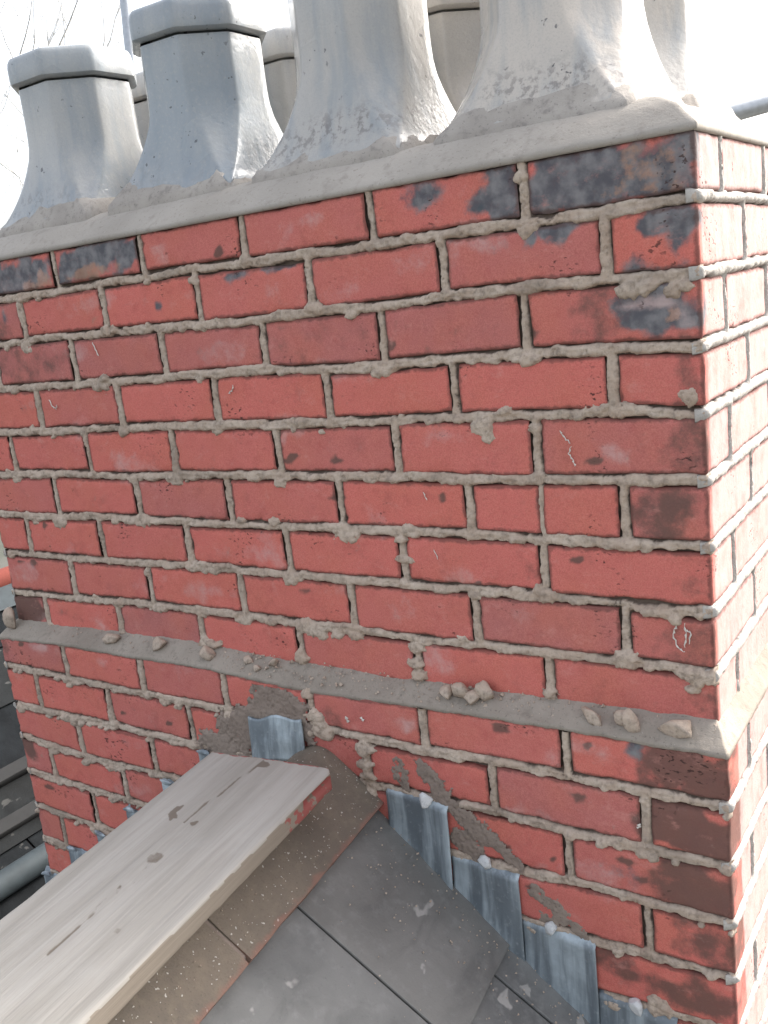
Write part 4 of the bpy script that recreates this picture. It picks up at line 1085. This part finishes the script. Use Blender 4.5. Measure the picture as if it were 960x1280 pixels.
def tree(x, y, z, h, seed, label):
    t = empty('bare_tree', (x, y, z), label, 'tree', 'leafless trees far behind the left pots')
    r = random.Random(seed); V = []; F = []
    def limb(p, d, L, rad_, dep):
        n = 4; pts = [p]; dd = d
        for i in range(n):
            dd = (dd + Vector((r.uniform(-.2, .2), r.uniform(-.2, .2), r.uniform(-.05, .15)))).normalized(); pts.append(pts[-1] + dd * L / n)
        sg = 5
        b0 = len(V)
        u = d.orthogonal().normalized(); w = d.cross(u)
        for k, q in enumerate(pts):
            rr = rad_ * (1 - .5 * k / n)
            for i in range(sg): V.append(tuple(q + (u * math.cos(6.283 * i / sg) + w * math.sin(6.283 * i / sg)) * rr))
        for k in range(n):
            for i in range(sg): F.append((b0 + k * sg + i, b0 + k * sg + (i + 1) % sg, b0 + (k + 1) * sg + (i + 1) % sg, b0 + (k + 1) * sg + i))
        if dep:
            for k in range(r.randint(3, 4)):
                q = pts[r.randint(2, n)]; nd = (dd + Vector((r.uniform(-.9, .9), r.uniform(-.9, .9), r.uniform(-.2, .6)))).normalized()
                limb(q, nd, L * r.uniform(.55, .75), rad_ * .48, dep - 1)
    V0 = []
    limb(Vector((x, y, z)), Vector((0, 0, 1)), h * .5, h * .016, 0)
    mesh('trunk', V, F, M_BARK, t)
    top = Vector(V[-1]); V.clear(); F.clear()
    for k in range(5): limb(top - Vector((0, 0, h * .03 * k)), Vector((r.uniform(-.8, .8), r.uniform(-.8, .8), 1)).normalized(), h * .24, h * .0045, 4)
    mesh('branches', V, F, M_BARK, t)
tree(-20.5, 14.5, -8, 18.5, 3, 'leafless pale tree whose twigs show above the gap between the left pots')
tree(-22.5, 10.5, -8, 13.5, 9, 'leafless pale tree whose thin twigs show at the left edge of the picture')

# far roof across the gap, lower left
fr = empty('neighbouring_roof', (-3.0, 1.0, -3.0), 'dark slate roof across the gap at the lower left, with a lead roll', 'roof')
def quadbox(name, P, G, T, N, su, sv, th, mat, parent, seed=0):
    V, F = rbox(lines(0, su, .15, .003), lines(0, sv, .15, .003), np.array([-th, -th / 2, 0]), r=.003, amp=0, rn=0)
    W = np.array(P) + np.outer(V[:, 0], G) + np.outer(V[:, 1], T) + np.outer(V[:, 2] + .002 * fbm(V, 4, seed), N)
    if np.linalg.det(np.array([G, T, N])) < 0: F = F[:, ::-1]
    return mesh(name, W, F, mat, parent)
pa = rad(36)
T = np.array([0., 1., 0.]); Gf = np.array([math.cos(pa), 0, -math.sin(pa)]); Nf = np.array([math.sin(pa), 0, math.cos(pa)])
P0 = np.array([-3.55, -1.2, -1.24])
fs = random.Random(2)
for c in range(6):
    for k in range(12):
        t0 = k * .36 + (c % 2) * .18
        p = P0 + Gf * (c * .27) + T * t0 + Nf * (.006 * 1)
        V, F = rbox(lines(0, .33, .1, .002), lines(.002, .356, .1, .002), np.array([-.008, -.004, 0]), r=.002, amp=0, rn=0)
        V[:, 2] += .014 * V[:, 0] / .33 + fs.uniform(-.001, .001)
        W = p + np.outer(V[:, 0], Gf) + np.outer(V[:, 1], T) + np.outer(V[:, 2], Nf)
        if np.linalg.det(np.array([Gf, T, Nf])) < 0: F = F[:, ::-1]
        mesh('slate', W, F, M_FAR, fr)
quadbox('roof_deck', P0 - Nf * .012, Gf, T, Nf, 1.75, 4.5, .05, M_CORE, fr)
M_BEAM = m_plain('tarred_timber', (.022, .022, .022), .9)
for sb in (.86, 1.04): quadbox('timber_batten', P0 + Gf * sb + Nf * .055, Gf, T, Nf, .05, 4.4, .05, M_BEAM, fr)
e = P0 + Gf * 1.24 + Nf * .03
o = tube('lead_roll', e + np.array([.02, 0, .01]), e + np.array([.02, 4.4, .01]), .045, M_LEAD_D, fr, 20, 12)
e = P0 + Gf * 1.62
quadbox('valley_board', e + np.array([.0, 0, -.06]), np.array([1., 0, 0]), T, np.array([0, 0, 1.]), .5, 4.4, .04, M_FAR, fr)
# ridge of that roof: red clay ridge tiles with a lead apron
M_RED = m_plain('red_ridge_clay', (.15, .035, .025), .9, 0, 30, .35)
for k in range(9):
    a = Vector(P0) + Vector((0, .46 * k, .02)); b = a + Vector((0, .45, 0))
    o = tube('ridge_tile', a, b, .05, M_RED, fr, 18, 3)
quadbox('lead_apron', P0 + np.array([.02, 0, -.005]) + Nf * .02, Gf, T, Nf, .14, 4.4, .006, M_LEAD_D, fr)
quadbox('back_slope', P0 - np.array([0, 0, .02]), np.array([-Gf[0], 0, Gf[2]]), T, np.array([-Nf[0], 0, Nf[2]]), 1.8, 4.5, .05, M_FAR, fr)

gm = NT('ground_grass'); M_GROUND = gm.out(gm.mix(gm.ramp(gm.noise(.15, 4), .35, .65), (.06, .065, .05), (.10, .095, .085)), .95)
g = mesh('ground', [(-600, -600, -8), (600, -600, -8), (600, 600, -8), (-600, 600, -8)], [(0, 1, 2, 3)], M_GROUND, None, smooth=False); g['kind'] = 'structure'
# house walls under the roof so that it does not float
hw = mesh('house_wall', *((lambda VF: (VF[0], VF[1]))(rbox(np.array([-3.0, -1.5, 0, 1.7]), np.array([-1.9, 0, 1, 2.2]), np.array([-8, -6, -4, -3.05]), r=.01, amp=0, rn=0))), M_CORE, None)
tag(hw, 'brick house wall below the slate roof, out of the picture', 'wall')
print('bricks', len(BRICKS))
